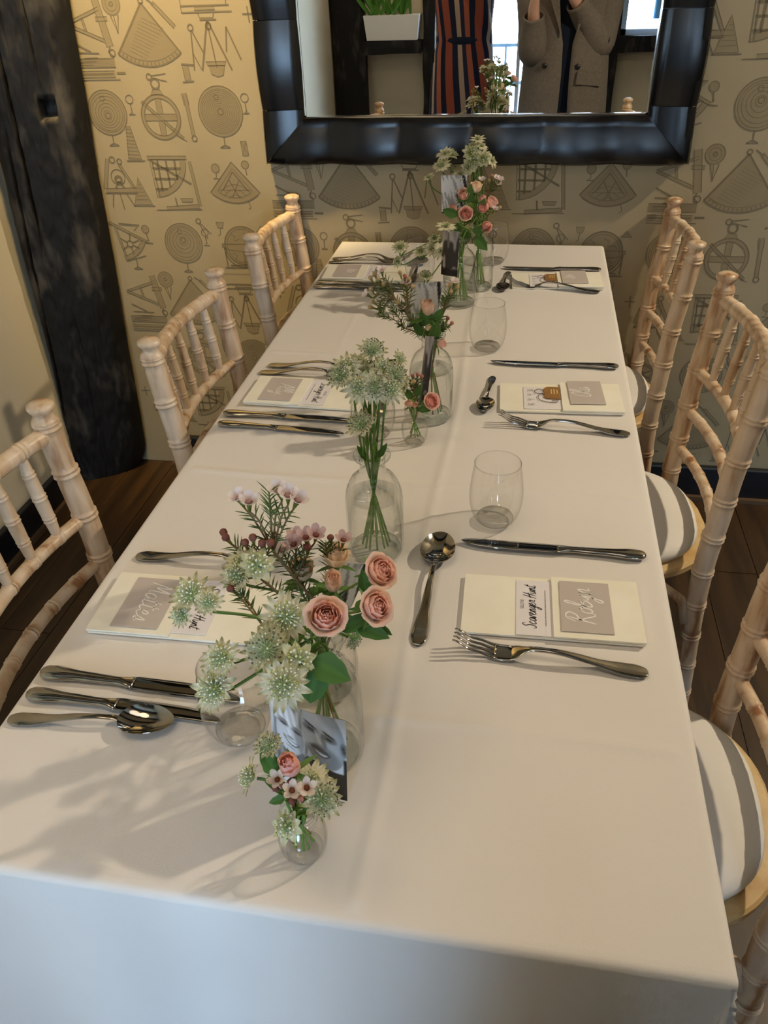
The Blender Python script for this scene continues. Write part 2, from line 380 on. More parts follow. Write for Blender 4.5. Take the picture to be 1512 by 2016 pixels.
# ------------------------------------------------------------------ wallpaper print (flat motifs, repeated in half-drop strips)
class Motif:
    def __init__(s): s.g = G()
    def wash(s, poly): s.g.m = 1; n = len(poly); s.g.add([(x, y, 0.0002) for x, y in poly], [tuple(range(n))]); s.g.m = 0
    def ln(s, *pts, w=0.0016): s.g.m = 0; ribbon(s.g, pts, w, 0.0004)
    def circ(s, c, r, w=0.0016, a0=0, a1=2*PI, n=40, ry=None):
        ry = ry or r; full = abs(a1 - a0 - 2*PI) < 1e-6
        pts = [(c[0] + r*math.cos(a0 + (a1 - a0)*i/n), c[1] + ry*math.sin(a0 + (a1 - a0)*i/n)) for i in range(n if full else n + 1)]
        s.g.m = 0; ribbon(s.g, pts, w, 0.0004, closed=full)
    def disc(s, c, r, n=30, ry=None): ry = ry or r; s.wash([(c[0] + r*math.cos(2*PI*i/n), c[1] + ry*math.sin(2*PI*i/n)) for i in range(n)])
    def ring(s, c, r0, r1, n=40):
        s.g.m = 1; vs = []
        for i in range(n):
            a = 2*PI*i/n; vs += [(c[0] + r1*math.cos(a), c[1] + r1*math.sin(a), 0.0002), (c[0] + r0*math.cos(a), c[1] + r0*math.sin(a), 0.0002)]
        s.g.add(vs, [(2*i, 2*((i + 1) % n), 2*((i + 1) % n) + 1, 2*i + 1) for i in range(n)]); s.g.m = 0
    def bar(s, a, b, w=0.006, fill=True):
        a, b = Vector(a), Vector(b); t = (b - a).normalized(); n = Vector((-t.y, t.x))*w/2
        P = [a + n, a - n, b - n, b + n]
        if fill: s.wash([tuple(p) for p in P])
        s.ln(tuple(P[0]), tuple(P[3])); s.ln(tuple(P[1]), tuple(P[2]))
    def poly(s, pts, w=0.0016, fill=True):
        if fill: s.wash(list(pts))
        s.g.m = 0; ribbon(s.g, list(pts) , w, 0.0004, closed=True)
    def stand(s, c, h=0.022):
        x, y = c; s.ln((x, y), (x, y - h*0.75), w=0.0032); s.ln((x - 0.012, y - h), (x - 0.003, y - h*0.8), (x + 0.003, y - h*0.8), (x + 0.012, y - h), w=0.0026); s.ln((x - 0.012, y - h), (x + 0.012, y - h), w=0.002)
    def mesh(s, name): return s.g.mesh(name, [M['ink'], M['wash']], False)
MO = {}
def m_frame():
    m = Motif(); m.bar((-.085, .0), (.0, .028), .006); m.bar((-.085, .0), (.0, -.034), .006); m.bar((-.045, .012), (-.04, -.016), .005)
    m.bar((-.005, .045), (.01, -.045), .016); m.poly([(-.012, .012), (.016, .012), (.016, .004), (-.012, .004)])
    m.circ((.012, -.058), .007, .0025); m.ln((.010, -.045), (.004, -.055), (.014, -.066), w=.003)
    m.disc((.032, .035), .022); m.circ((.032, .035), .020, .0014); m.circ((.032, .035), .013, .001); m.circ((.032, .035), .004, .003); m.ln((.026, .013), (.036, -.020), (.044, .015), w=.0026); m.ln((.033, .013), (.036, -.02), w=.002)
    m.ln((-.08, -.035), (-.04, -.055), w=.004); m.ln((-.08, -.056), (-.02, -.058), w=.003); m.ln((-.082, -.075), (-.03, -.074), w=.003); m.ln((-.06, -.068), (-.025, -.067), w=.003); m.ln((-.082, -.081), (-.04, -.081), w=.002)
    return m
def m_rulers():
    m = Motif(); m.poly([(-.06, .004), (.045, .004), (.045, .022), (-.06, .022)])
    for k in range(5): m.ln((-.058, .006 + k*.0035), (.043, .006 + k*.0035), w=.0006)
    m.poly([(-.06, -.016), (.04, -.016), (.04, -.003), (-.06, -.003)]); m.ln((-.056, -.0095), (.036, -.0095), w=.004); m.ln((.044, -.008), (.066, -.008), w=.005); m.ln((-.06, -.021), (.05, -.021), w=.0025)
    return m
def m_fan():
    m = Motif(); A = (0, .062); R = .122
    arc = [(A[0] + R*math.cos(a), A[1] + R*math.sin(a)) for a in [math.radians(-128 + 76*i/16) for i in range(17)]]
    m.wash([A] + arc); m.ln(A, arc[0], w=.0045); m.ln(A, arc[-1], w=.0035)
    m.ln(*arc, w=.0035); m.ln(*[(A[0] + (R - .011)*math.cos(a), A[1] + (R - .011)*math.sin(a)) for a in [math.radians(-127 + 74*i/16) for i in range(17)]], w=.0012)
    for i in range(1, 16):
        a = math.radians(-128 + 76*i/16); m.ln((A[0] + (R - .009)*math.cos(a), A[1] + (R - .009)*math.sin(a)), (A[0] + (R - .002)*math.cos(a), A[1] + (R - .002)*math.sin(a)), w=.0022)
    for k in range(11): m.ln((-.046 + k*.004, -.015 + k*.0062 - .012), (-.008 + k*.0052, -.045 + k*.0058), w=.0006)
    m.circ((0, .066), .005, .003); m.bar((.026, .062), (.070, .016), .007); m.ln((.012, .07), (.030, .058), w=.003)
    m.circ((-.012, -.080), .006, .003); m.ln((-.005, -.078), (.030, -.074), w=.0022); m.ln((-.005, -.082), (.030, -.090), w=.0022)
    return m
def m_tripod():
    m = Motif(); m.ln((-.055, .058), (.055, .058), w=.003); m.ln((-.055, .046), (.060, .046), w=.003); m.bar((-.025, .053), (.022, .053), .006); m.ln((-.055, .045), (-.055, .085), w=.0018); m.ln((.048, .058), (.052, .085), w=.0018); m.ln((-.055, .085), (.052, .085), w=.0012)
    m.ln((-.018, .044), (-.015, .035), (.015, .035), (.018, .044), w=.003); m.ln((-.016, .032), (.022, .032), w=.003)
    m.ln((0, .030), (-.026, -.065), w=.004); m.ln((.002, .030), (.044, -.065), w=.004); m.ln((0, .028), (.009, -.060), w=.003); m.circ((.002, .020), .006, .003)
    m.poly([(-.016, -.048), (.032, -.048), (.028, -.056), (-.012, -.056)]); m.poly([(-.010, -.056), (.027, -.056), (.022, -.075), (.008, -.078), (-.006, -.072)])
    m.circ((-.040, .018), .006, .003); m.ln((-.040, .012), (-.045, -.065), w=.003); m.ln((-.038, .012), (-.018, -.030), w=.003); m.ln((-.043, -.03), (-.028, -.062), w=.002)
    m.ln((.042, .018), (.036, -.03), w=.003); m.ln((.042, .018), (.068, -.045), w=.0035)
    m.ln((-.075, -.052), (-.045, -.054), w=.004); m.bar((-.066, -.056), (-.064, -.084), .014); m.ln((-.078, -.088), (-.050, -.086), w=.003)
    return m
def m_disc(n=4, off=0.0, rim=.048):
    m = Motif(); m.disc((0, 0), rim, 40); m.ring((0, 0), rim - .006, rim, 44); m.circ((0, 0), rim, .0024, n=48); m.circ((0, 0), rim - .006, .0014, n=48)
    for k in range(n): r = .007 + (rim - .014)*(k + .4)/n; m.circ((0, -off*(1 - r/rim)), r, .0013, n=40)
    m.circ((0, -off), .006, .0025, n=20); m.circ((-.006, .030), .0055, .002, n=16)
    m.stand((0, -rim), .024)
    m.circ((.062, .028), .009, .002, n=20); m.ln((.062, .018), (.063, .0), (.055, -.004), (.070, -.004), w=.0028)
    return m
def m_astro():
    m = Motif(); m.circ((0, .070), .010, .004, n=24); m.poly([(-.008, .058), (.008, .058), (.016, .047), (-.016, .047)])
    m.ring((0, 0), .040, .048); m.circ((0, 0), .048, .0028, n=48); m.circ((0, 0), .040, .0018, n=44)
    m.poly([(-.039, -.007), (.039, -.007), (.039, .007), (-.039, .007)], w=.0014); m.poly([(-.007, .040), (-.007, .008), (.007, .008), (.007, .040)], w=.0014); m.poly([(-.007, -.040), (.007, -.040), (.007, -.008), (-.007, -.008)], w=.0014)
    m.bar((-.042, .034), (.048, -.046), .006); m.ln((.030, -.038), (.055, -.052), w=.002)
    m.bar((.068, .045), (.074, -.040), .008); m.circ((.075, -.046), .006, .003, n=16); m.bar((.066, .05), (.069, .025), .012)
    return m
def m_tower():
    m = Motif(); m.poly([(-.062, .024), (-.052, .024), (-.038, -.050), (-.072, -.050)])
    for k in range(9): m.ln((-.065 - k*.001, .018 - k*.008), (-.050 + k*.0012, .016 - k*.008), w=.0014)
    m.ln((-.078, -.053), (-.030, -.053), w=.003)
    return m
def m_theo():
    m = Motif(); m.bar((-.018, .052), (-.040, -.018), .009); m.bar((.010, .040), (.040, -.018), .006); m.bar((-.040, -.022), (.044, -.020), .010); m.ln((-.042, -.028), (.044, -.028), w=.003)
    m.circ((.0, .004), .008, .006, n=14); m.circ((.0, .010), .018, .002, n=24); m.ln((0, 0), (-.012, -.016), w=.004); m.ln((0, 0), (.012, -.016), w=.004); m.circ((-.006, .050), .007, .003, n=14); m.circ((.012, .046), .006, .003, n=14)
    m.ln((-.022, -.030), (-.030, -.062), w=.0026); m.ln((-.004, -.030), (.0, -.068), w=.0026); m.ln((.014, -.030), (.030, -.060), w=.0026)
    m.ln((-.060, .05), (-.058, .02), w=.003); m.ln((-.072, .036), (-.046, .036), w=.003)
    m.poly([(.052, .010), (.030, -.055), (.078, -.055)]); 
    for k in range(6): m.ln((.052 - .003*k, .002 - k*.009), (.053 + .0035*k, .002 - k*.009), w=.001)
    m.ln((.026, -.058), (.084, -.058), w=.0025)
    return m
def m_grid():
    m = Motif(); A = (-.050, .046); R = .092
    arc = [(A[0] + R*math.cos(a), A[1] + R*math.sin(a)*0.95) for a in [math.radians(-88 + 88*i/14) for i in range(15)]]
    m.poly([A] + arc, fill=False, w=.002); m.bar((-.055, .050), (.046, .050), .008)
    a2 = [(A[0] + (R - .014)*math.cos(a), A[1] + (R - .014)*math.sin(a)*0.95) for a in [math.radians(-85 + 82*i/14) for i in range(15)]]
    m.g.m = 1; m.g.add([(*p, .0002) for pr in zip(arc, a2) for p in pr], [(2*i, 2*i + 2, 2*i + 3, 2*i + 1) for i in range(14)]); m.g.m = 0; m.ln(*a2, w=.0012)
    for x in (-.030, -.008, .014): m.ln((x, .044), (x, A[1] - math.sqrt(max(0, (R - .012)**2 - (x - A[0])**2))*.95), w=.005)
    for y in (.026, .002, -.022): m.ln((-.046, y), (A[0] + math.sqrt(max(0, (R - .012)**2 - ((y - A[1])/.95)**2)), y), w=.005)
    m.ln((-.048, .044), (.048, -.010), w=.005); m.ln((-.044, .040), (-.040, -.040), w=.003)
    m.bar((.052, .042), (.062, -.062), .007); m.bar((-.028, -.068), (.060, -.062), .009); m.ln((-.055, -.072), (.065, -.070), w=.0022); m.ln((.0, -.042), (.002, -.064), w=.004); m.poly([(.012, -.044), (.046, -.044), (.042, -.052), (.016, -.052)])
    return m
def m_map():
    m = Motif(); A = (0, .052); R = .094
    arc = [(A[0] + R*math.cos(a), A[1] + R*math.sin(a)) for a in [math.radians(-132 + 84*i/14) for i in range(15)]]
    m.poly([A] + arc, w=.0034)
    ar2 = [(A[0] + (R - .02)*math.cos(a), A[1] - .008 + (R - .02)*math.sin(a)) for a in [math.radians(-127 + 74*i/14) for i in range(15)]]
    m.poly([(0, A[1] - .014)] + ar2, w=.0016, fill=False)
    for k in range(3): m.circ((0, -.045), .022 + .012*k, .0014, math.radians(35), math.radians(145), 14)
    m.ln((0, .03), (-.030, -.012), w=.003); m.ln((0, .03), (.032, -.012), w=.003); m.ln((-.012, .012), (.010, -.030), w=.0026); m.ln((.014, .012), (-.008, -.030), w=.0026); m.ln((-.04, -.012), (.04, -.012), w=.0014)
    m.ln((.030, -.035), (.036, -.052), (.030, -.056), w=.002)
    m.circ((-.042, .038), .010, .002, n=18); m.disc((-.042, .038), .009); m.ln((-.042, .028), (-.042, .018), (-.050, .014), (-.034, .014), w=.002)
    m.circ((.034, .046), .009, .002, n=16); m.disc((.034, .046), .008); m.ln((.034, .036), (.036, .022), w=.0026)
    m.poly([(.030, .098), (.044, .098), (.047, .066), (.032, .066)]); m.ln((.030, .098), (.047, .066), w=.0014); m.ln((.044, .098), (.032, .066), w=.0014)
    return m
def m_sextant():
    m = Motif(); m.bar((-.048, .054), (.046, .006), .006); m.bar((-.034, .046), (-.018, -.046), .006); A = (-.044, .052)
    arc = [(A[0] + .098*math.cos(a), A[1] + .098*math.sin(a)) for a in [math.radians(-78 + 50*i/10) for i in range(11)]]; ar2 = [(A[0] + .086*math.cos(a), A[1] + .086*math.sin(a)) for a in [math.radians(-78 + 50*i/10) for i in range(11)]]
    m.wash(arc + ar2[::-1]); m.ln(*arc, w=.0024); m.ln(*ar2, w=.0018); m.circ((-.002, .0), .008, .003, n=16)
    for a in (20, 80, 150, 215, 280, 335): m.ln((-.002 + .008*math.cos(math.radians(a)), .008*math.sin(math.radians(a))), (-.002 + .028*math.cos(math.radians(a)), .028*math.sin(math.radians(a))), w=.0034)
    m.ln((-.02, -.045), (.036, -.03), w=.003); m.stand((.006, -.040), .026)
    m.ln((-.022, .052), (.034, .048), (.016, .034), w=.0026); m.ln((-.022, .049), (.028, .045), w=.0014)
    m.circ((.048, .038), .010, .002, n=14); m.disc((.048, .038), .009, 8); m.ln((.048, .028), (.052, .010), (.042, .004), (.062, .002), w=.003)
    return m
def m_globe():
    m = Motif(); m.disc((0, 0), .048, 40); m.circ((0, 0), .048, .0036, n=48); m.circ((0, 0), .042, .0016, n=44)
    m.poly([(-.056, .004), (.056, .004), (.056, -.002), (.045, -.010), (0, -.015), (-.045, -.010), (-.056, -.002)], w=.0022)
    m.circ((0, -.004), .052, .003, math.radians(195), math.radians(345), 24); m.ln((-.050, -.005), (-.048, -.052), w=.004); m.ln((.050, -.005), (.048, -.052), w=.004); m.ln((0, -.015), (0, -.056), w=.004); m.ln((-.056, -.056), (.056, -.056), w=.004); m.ln((-.04, -.05), (.04, -.05), w=.003)
    for pts in (((-.03, .03), (-.018, .022), (-.022, .012), (-.008, .016)), ((.004, .032), (.016, .026), (.012, .014), (.03, .016), (.034, .008)), ((-.030, -.018), (-.018, -.024), (-.024, -.036)), ((.014, -.020), (.028, -.022), (.022, -.036), (.010, -.030))): m.ln(*pts, w=.0022)
    m.poly([(.052, .050), (.040, .036), (.066, .036)]); m.poly([(-.064, .058), (-.044, .058), (-.048, .044), (-.060, .044)]); m.ln((-.054, .044), (-.056, .028), (-.062, .024), w=.002)
    return m
def m_dividers():
    m = Motif(); m.circ((-.014, .020), .006, .003, n=16); m.ln((-.010, .015), (.016, -.012), w=.0022); m.ln((-.012, .013), (.004, -.024), w=.0022)
    return m
for nm, mo in (('frame', m_frame()), ('rulers', m_rulers()), ('fan', m_fan()), ('tripod', m_tripod()), ('orrery', m_disc(5, .006)), ('astrolabe', m_astro()), ('rings', m_disc(9, .0, .053)), ('tower', m_tower()),
               ('theodolite', m_theo()), ('grid', m_grid()), ('map', m_map()), ('sextant', m_sextant()), ('dial', m_disc(4, -.008, .050)), ('globe', m_globe()), ('dividers', m_dividers())):
    MO[nm] = mo.mesh('printed_' + nm)
ROWS = (((('frame', -.115, .03), ('rulers', -.150, -.072)), (('fan', 0, 0),), (('tripod', .165, -.005),)),
        ((('orrery', -.150, 0),), (('astrolabe', -.0, -.012), ('tower', -.035, -.060)), (('rings', .168, 0),)),
        ((('theodolite', -.160, 0),), (('grid', 0, .005),), (('map', .178, -.008),)),
        ((('sextant', -.165, 0),), (('dial', .0, .004), ('dividers', .072, .045)), (('globe', .180, 0),)))
wallM = Matrix.Rotation(PI/2, 4, 'X')
RZ = 0.1735
for si in range(-1, 8):
    cx = -0.830 + si*0.500
    for k in range(-7, 8):
        z = 1.272 - k*RZ; row = ROWS[(k + 2*(si % 2)) % 4]
        if z < 0.20 or z > 2.36: continue
        for cell in row:
            for nm, dx, dz in cell:
                x = cx + dx
                if x < -1.15 or x > XR - 0.1: continue
                if abs(x) < 0.40 and 1.2 < z < 1.95: continue      # behind the mirror
                place('printed_' + nm, MO[nm], wall_back, matrix=Matrix.Translation((x, WY - 0.0002, z + dz)) @ wallM @ Matrix.Diagonal((1.13, 1.13, 1, 1)))


# ------------------------------------------------------------------ mirror in a black scalloped frame
M['mirror'] = mat('mirror_silver', (0.90, 0.91, 0.92), rough=0.004, metal=1.0)
M['mirror_edge'] = mat('mirror_bevel', (0.9, 0.93, 0.95), rough=0.08, metal=1.0)
M['frame_black'] = mat('black_lacquer', srgb(11, 11, 13), rough=0.24, spec=0.42)
MX0, MX1, MZ0, MZ1, FWD = -0.540, 0.525, 0.976, 2.00, 0.112
mir = thing('wall_mirror', 'large mirror in a wide black scalloped frame on the wallpaper', 'mirror', ((MX0 + MX1)/2, WY, MZ0))
mo = Vector(mir.location)
prof = [(0.0, 0.002), (0.0, 0.030), (0.006, 0.040), (0.022, 0.043), (0.055, 0.038), (0.085, 0.031), (0.104, 0.026), (0.110, 0.030), (0.112, 0.022)]
def strip(name, A, B, inw, m0, m1, scal, phase0=0.0, n=None):
    """A->B outer line (x,z); inw inward direction; m0,m1 mitre shortening per unit depth at each end"""
    A, B, inw = Vector(A), Vector(B), Vector(inw); L = (B - A).length; d = (B - A)/L; n = n or max(8, int(L/0.012)); g = G()
    def fn(u, v):
        k = v*(len(prof) - 1); i = min(int(k), len(prof) - 2); w, h = (lerp(a, b, k - i) for a, b in zip(prof[i], prof[i + 1]))
        s = lerp(m0*w, L - m1*w, u); ph = ((s/scal + phase0) % 1.0); bulge = abs(math.sin(PI*ph))
        hh = h + (0.0075*(bulge - 0.6) if 0.004 < w else 0); out = 0.005*(bulge - 0.5)*(1 - w/FWD)
        p = A + d*s + inw*(w - out)
        return (p.x - mo.x, -max(hh, 0.001), p.y - mo.z)
    g.grid(fn, n, len(prof) - 1)
    return g.build(name, M['frame_black'], mir, smooth=True, sharp=50)
strip('frame_bottom', (MX1, MZ0), (MX0, MZ0), (0, 1), 1, 1, 0.178)
strip('frame_top', (MX0, MZ1), (MX1, MZ1), (0, -1), 1, 1, 0.178)
zs = [MZ0, 1.105, 1.300, 1.495, 1.690, 1.885, MZ1]
for i in range(6):
    a, b = zs[i] + (0.0008 if i else 0), zs[i + 1] - (0.0008 if i < 5 else 0)
    sc = 0.195 if 0 < i < 5 else 0.26
    strip('frame_segment', (MX0, a), (MX0, b), (1, 0), 1 if i == 0 else 0, 1 if i == 5 else 0, sc, 0.5 if i == 0 else 0)
    strip('frame_segment', (MX1, b), (MX1, a), (-1, 0), 1 if i == 5 else 0, 1 if i == 0 else 0, sc, 0)
gx0, gx1, gz0, gz1 = MX0 + FWD - mo.x - .002, MX1 - FWD - mo.x + .002, FWD - .002, MZ1 - MZ0 - FWD + .002
G().add([(gx0, -0.020, gz0), (gx1, -0.020, gz0), (gx1, -0.020, gz1), (gx0, -0.020, gz1)], [(0, 1, 2, 3)]).build('mirror_glass', M['mirror'], mir, smooth=False)
for (a, b, c, d) in ((gx0, gz0, gx1, gz0 + .005), (gx0, gz1 - .005, gx1, gz1), (gx0, gz0, gx0 + .005, gz1), (gx1 - .005, gz0, gx1, gz1)):
    G().box((a, -0.0225, b), (c, -0.0203, d)).build('bevel_strip', M['mirror_edge'], mir, smooth=False)
G().box((MX0 - mo.x + .01, -0.018, .01), (MX1 - mo.x - .01, -0.0015, MZ1 - MZ0 - .01)).build('backing_board', M['frame_black'], mir, smooth=False)


# ------------------------------------------------------------------ table and cloth
M['cloth'] = add_noise(mat('white_tablecloth', rough=0.85, spec=0.15), srgb(226, 220, 214), srgb(232, 227, 222), (2, 2, 2), bump=0.25, bscale=(900, 900, 900), dist=0.0006)
bsdf(M['cloth']).inputs['Sheen Weight'].default_value = 0.1
TW, TL = 0.690, 1.815
tb = thing('dining_table', 'long rectangular table hidden under the white tablecloth', 'table', (0, TL/2, 0))
M['table_wood'] = mat('table_wood', srgb(110, 84, 56), rough=0.5)
bev(G().box((-TW/2 + .006, -TL/2 + .006, 0.748), (TW/2 - .006, TL/2 - .006, 0.776)).build('tabletop', M['table_wood'], tb, smooth=False), 0.004)
for sx in (-1, 1):
    for sy in (-1, 1): G().box((-.025, -.025, 0.001), (.025, .025, 0.747), Matrix.Translation((sx*0.25, 0.735 - TL/2 if sy < 0 else 1.36 - TL/2, 0))).build('leg', M['table_wood'], tb, smooth=False)
D = 0.265; R_ED = 0.007
def crease(p, q):
    """pressed fold lines of the cloth, a millimetre or less"""
    z = 0.0
    for c, h, w in ((0.052, 0.0024, 0.006), (-0.20, 0.0008, 0.005)):
        z += h*math.exp(-((p - c - 0.004*math.sin(q*9))/w)**2)
    for c, h, w in ((0.205, 0.0016, 0.005), (0.640, 0.0020, 0.005), (1.080, 0.0018, 0.005), (1.47, 0.0015, 0.005)):
        z += h*math.exp(-((q - c - 0.003*math.sin(p*11))/w)**2)
    return z + 0.0007*(vnoise(p*7 + 3, q*7) + 0.5*vnoise(p*19, q*16 + 4) - 0.75)
def cloth_pt(p, q):
    cx, cy = max(-TW/2, min(TW/2, p)), max(0.0, min(TL, q)); ox, oy = p - cx, q - cy; d = math.hypot(ox, oy)
    if d < 1e-9:
        return (cx, cy, TZ + crease(p, q) if min(TW/2 - abs(p), q, TL - q) > 0.01 else TZ)
    dx, dy = ox/d, oy/d
    corner = min(abs(dx), abs(dy))*1.414
    a = min(d/R_ED, PI/2); out = R_ED*math.sin(a); dn = R_ED*(1 - math.cos(a)); rest = max(0.0, d - R_ED*PI/2)
    s = cx*1.0 if abs(dy) > abs(dx) else cy
    wave = (0.010*math.sin(s*15 + (2 if dx > 0 else 0)) + 0.006*math.sin(s*31 + 1))*smooth(rest/0.25)
    ang = math.atan2(dy, dx)
    wave += corner*rest*(0.10 + 0.16*math.sin(ang*10 + 0.6))
    if q < 0: wave += 0.05*rest*(1 - corner)
    if abs(dx) > abs(dy): wave = min(max(wave, -0.004), 0.012 + 0.3*corner*rest)
    lim = max(wave, -0.002)
    return (cx + dx*(out + lim), cy + dy*(out + lim), TZ - dn - rest*0.995)
def breaks(lo, hi, n):
    e = [lo - D + D*i/26 for i in range(26)] if True else []
    near = [lo - 0.012, lo - 0.008, lo - 0.004]
    A = sorted(set([round(v, 5) for v in e + near])); B = sorted(round(hi + (lo - v), 5) for v in A)
    return A + [lo + (hi - lo)*i/n for i in range(n + 1)] + B
us = breaks(-TW/2, TW/2, 150); vs_ = breaks(0.0, TL, 360)
vs_ = [-0.42 + 0.155*i/12 for i in range(12)] + vs_
g = G(); w_ = len(us); hh = len(vs_)
far_keep = [q for q in vs_ if q <= TL + 0.03]        # the wall side is only turned over the edge
g.add([cloth_pt(p, q) for q in far_keep for p in us], [(j*w_ + i, j*w_ + i + 1, (j + 1)*w_ + i + 1, (j + 1)*w_ + i) for j in range(len(far_keep) - 1) for i in range(w_ - 1)])
cl = g.build('tablecloth', M['cloth']); tag(cl, 'white tablecloth with pressed creases covering the long table', 'tablecloth')

# ------------------------------------------------------------------ bamboo-turned chairs
M['limewash'] = mat('limewashed_wood', rough=0.36, spec=0.5)
_m = M['limewash']; tc = nd(_m, 'ShaderNodeTexCoord'); mp = nd(_m, 'ShaderNodeMapping'); mp.inputs['Scale'].default_value = (38, 38, 7); lk(_m, tc.outputs['Object'], mp.inputs[0])
nz = nd(_m, 'ShaderNodeTexNoise'); nz.inputs['Scale'].default_value = 1.0; nz.inputs['Detail'].default_value = 5; lk(_m, mp.outputs[0], nz.inputs['Vector'])
rp = nd(_m, 'ShaderNodeValToRGB'); e = rp.color_ramp.elements; e[0].position = 0.36; e[0].color = (*srgb(222, 202, 178), 1); e[1].position = 0.70; e[1].color = (*srgb(150, 104, 66), 1)
el = rp.color_ramp.elements.new(0.55); el.color = (*srgb(206, 178, 146), 1)
lk(_m, nz.outputs['Fac'], rp.inputs[0]); lk(_m, rp.outputs[0], bsdf(_m).inputs['Base Color'])
M['seat_gold'] = add_noise(mat('gold_seat_paint', rough=0.35, spec=0.5), srgb(196, 160, 104), srgb(226, 200, 150), (14, 14, 14), bump=0.3, bscale=(120, 120, 120), dist=0.001)
M['cushion'] = add_noise(mat('white_seat_pad', rough=0.62, spec=0.25), srgb(224, 220, 214), srgb(232, 229, 224), (5, 5, 5), bump=0.1, bscale=(300, 300, 300), dist=0.0004)
M['bolt'] = mat('grey_bolt', (0.30, 0.31, 0.32), rough=0.35, metal=0.9)
def ringed(path_fn, L, r, rings, taper=None, step=0.012):
    """samples along a rod with double turned rings"""
    ss = set([0.0, L]); n = max(2, int(L/step)); ss.update(L*i/n for i in range(n + 1))
    offs = (-.0085, -.0065, -.0050, -.0035, -.0015, 0, .0015, .0035, .0050, .0065, .0085)
    k = r/0.0155; kk = max(0.7, min(1.0, k))
    for c in rings: ss.update(max(0, min(L, c + o*kk)) for o in offs)
    ss = sorted(ss); P, R = [], []
    for s in ss:
        rr = r*(taper(s/L) if taper else 1)
        d = min((abs(s - c)/kk for c in rings), default=1)
        if d < 0.0085: rr *= 1 + 0.14*max(0, 1 - abs(d - 0.0042)/0.0034) - (0.03 if d < 0.001 or d > 0.0075 else 0)
        P.append(path_fn(s/L)); R.append(rr)
    return P, R
BW = 0.181       # half spacing of the back posts
def post_x(z): return sinterp(z, [(0.0, -0.026), (0.47, 0.002), (0.62, -0.004), (0.90, -0.026)])
def rail_pt(t, z, bow): return Vector((post_x(z) - bow*(1 - (2*t - 1)**2), lerp(-BW, BW, t), z))
def make_chair():
    t = thing('chiavari_chair', '', 'chair')
    for s in (-1, 1):
        P, R = ringed(lambda u: Vector((post_x(u*0.868), s*BW, 0.001 + u*0.868)), 0.868, 0.0180, [0.86 - 0.081*i for i in range(11)], lambda u: 0.80 + 0.25*smooth(u*1.6))
        bp = G().tube(P, R, 16).build('back_post', M['limewash'], t)
        x = post_x(0.868)
        G().lathe([(0.0185, 0.864), (0.0205, 0.868), (0.0190, 0.872), (0.0150, 0.876), (0.0146, 0.883), (0.0185, 0.887), (0.0205, 0.891), (0.0200, 0.896), (0.012, 0.900), (0.0, 0.901)], 18, Matrix.Translation((x, s*BW, 0))).build('finial', M['limewash'], bp)
        G().ball((0, 0, 0), 0.0045, 8, 5, sq=(0.5, 1, 1), M=Matrix.Translation((post_x(0.435) - 0.0155, s*BW, 0.425))).build('bolt', M['bolt'], bp)
        P, R = ringed(lambda u: Vector((0.372 - 0.012*u + 0.012, s*0.185, 0.001 + u*0.425)), 0.425, 0.0150, [0.41 - 0.08*i for i in range(5)], lambda u: 0.78 + 0.25*u)
        G().tube(P, R, 14).build('leg', M['limewash'], t)
        P, R = ringed(lambda u: Vector((lerp(post_x(.20), 0.378, u), lerp(s*BW, s*0.185, u), 0.20)), 0.385, 0.0095, [0.09, 0.19, 0.29])
        G().tube(P, R, 10).build('stretcher', M['limewash'], t)
        # curved bracket under the seat
        G().tube([(0.015, s*(BW + .004), 0.33), (0.03, s*(BW + .004), 0.385), (0.075, s*(BW + .006), 0.420)], 0.010, 8).build('bracket', M['limewash'], t)
    P, R = ringed(lambda u: Vector((0.378, lerp(-0.185, 0.185, u), 0.24)), 0.37, 0.0095, [0.09, 0.185, 0.28]); G().tube(P, R, 10).build('stretcher', M['limewash'], t)
    rr = [0.344*(i + 1)/6 for i in range(5)]
    P, R = ringed(lambda u: rail_pt(u, 0.848, 0.030), 0.344, 0.0136, rr); G().tube(P, R, 12, up=(0, 0, 1)).build('top_rail', M['limewash'], t)
    for z, b in ((0.694, 0.030), (0.604, 0.030), (0.515, 0.028)):
        P, R = ringed(lambda u: rail_pt(u, z, b), 0.344, 0.0108, rr); G().tube(P, R, 12, up=(0, 0, 1)).build('back_rail', M['limewash'], t)
    for i in range(5):
        y = (i + 1)/6
        P, R = ringed(lambda u: rail_pt(y, lerp(0.694, 0.848, u), 0.030), 0.154, 0.0092, [0.037, 0.077, 0.117], lambda u: 0.72 + 0.42*math.sin(PI*u)); G().tube(P, R, 10).build('spindle', M['limewash'], t)
    # seat: rounded back edge bowed outwards, cushion on top
    def outline(n, ins):
        pts = []
        for i in range(n):
            a = 2*PI*i/n; c, s = math.cos(a), math.sin(a); e = 0.55
            x = math.copysign(abs(c)**e, c)*(0.200 - ins); y = math.copysign(abs(s)**e, s)*(0.196 - ins)
            if x < 0: x -= 0.035*(1 - (y/0.2)**2)*(-x/0.2); y *= 1 - 0.10*(-x/0.2)
            pts.append((x + 0.196, y))
        return pts
    o0, o1, o2 = outline(56, 0.006), outline(56, 0.0), outline(56, 0.004)
    g = G(); n = 56
    g.add([(x, y, 0.418) for x, y in o0] + [(x, y, 0.424) for x, y in o1] + [(x, y, 0.436) for x, y in o1] + [(x, y, 0.440) for x, y in o2],
          [tuple(reversed(range(n))), tuple(range(3*n, 4*n))] + [(k*n + i, k*n + (i + 1) % n, (k + 1)*n + (i + 1) % n, (k + 1)*n + i) for k in range(3) for i in range(n)])
    g.build('seat', M['seat_gold'], t, sharp=40)
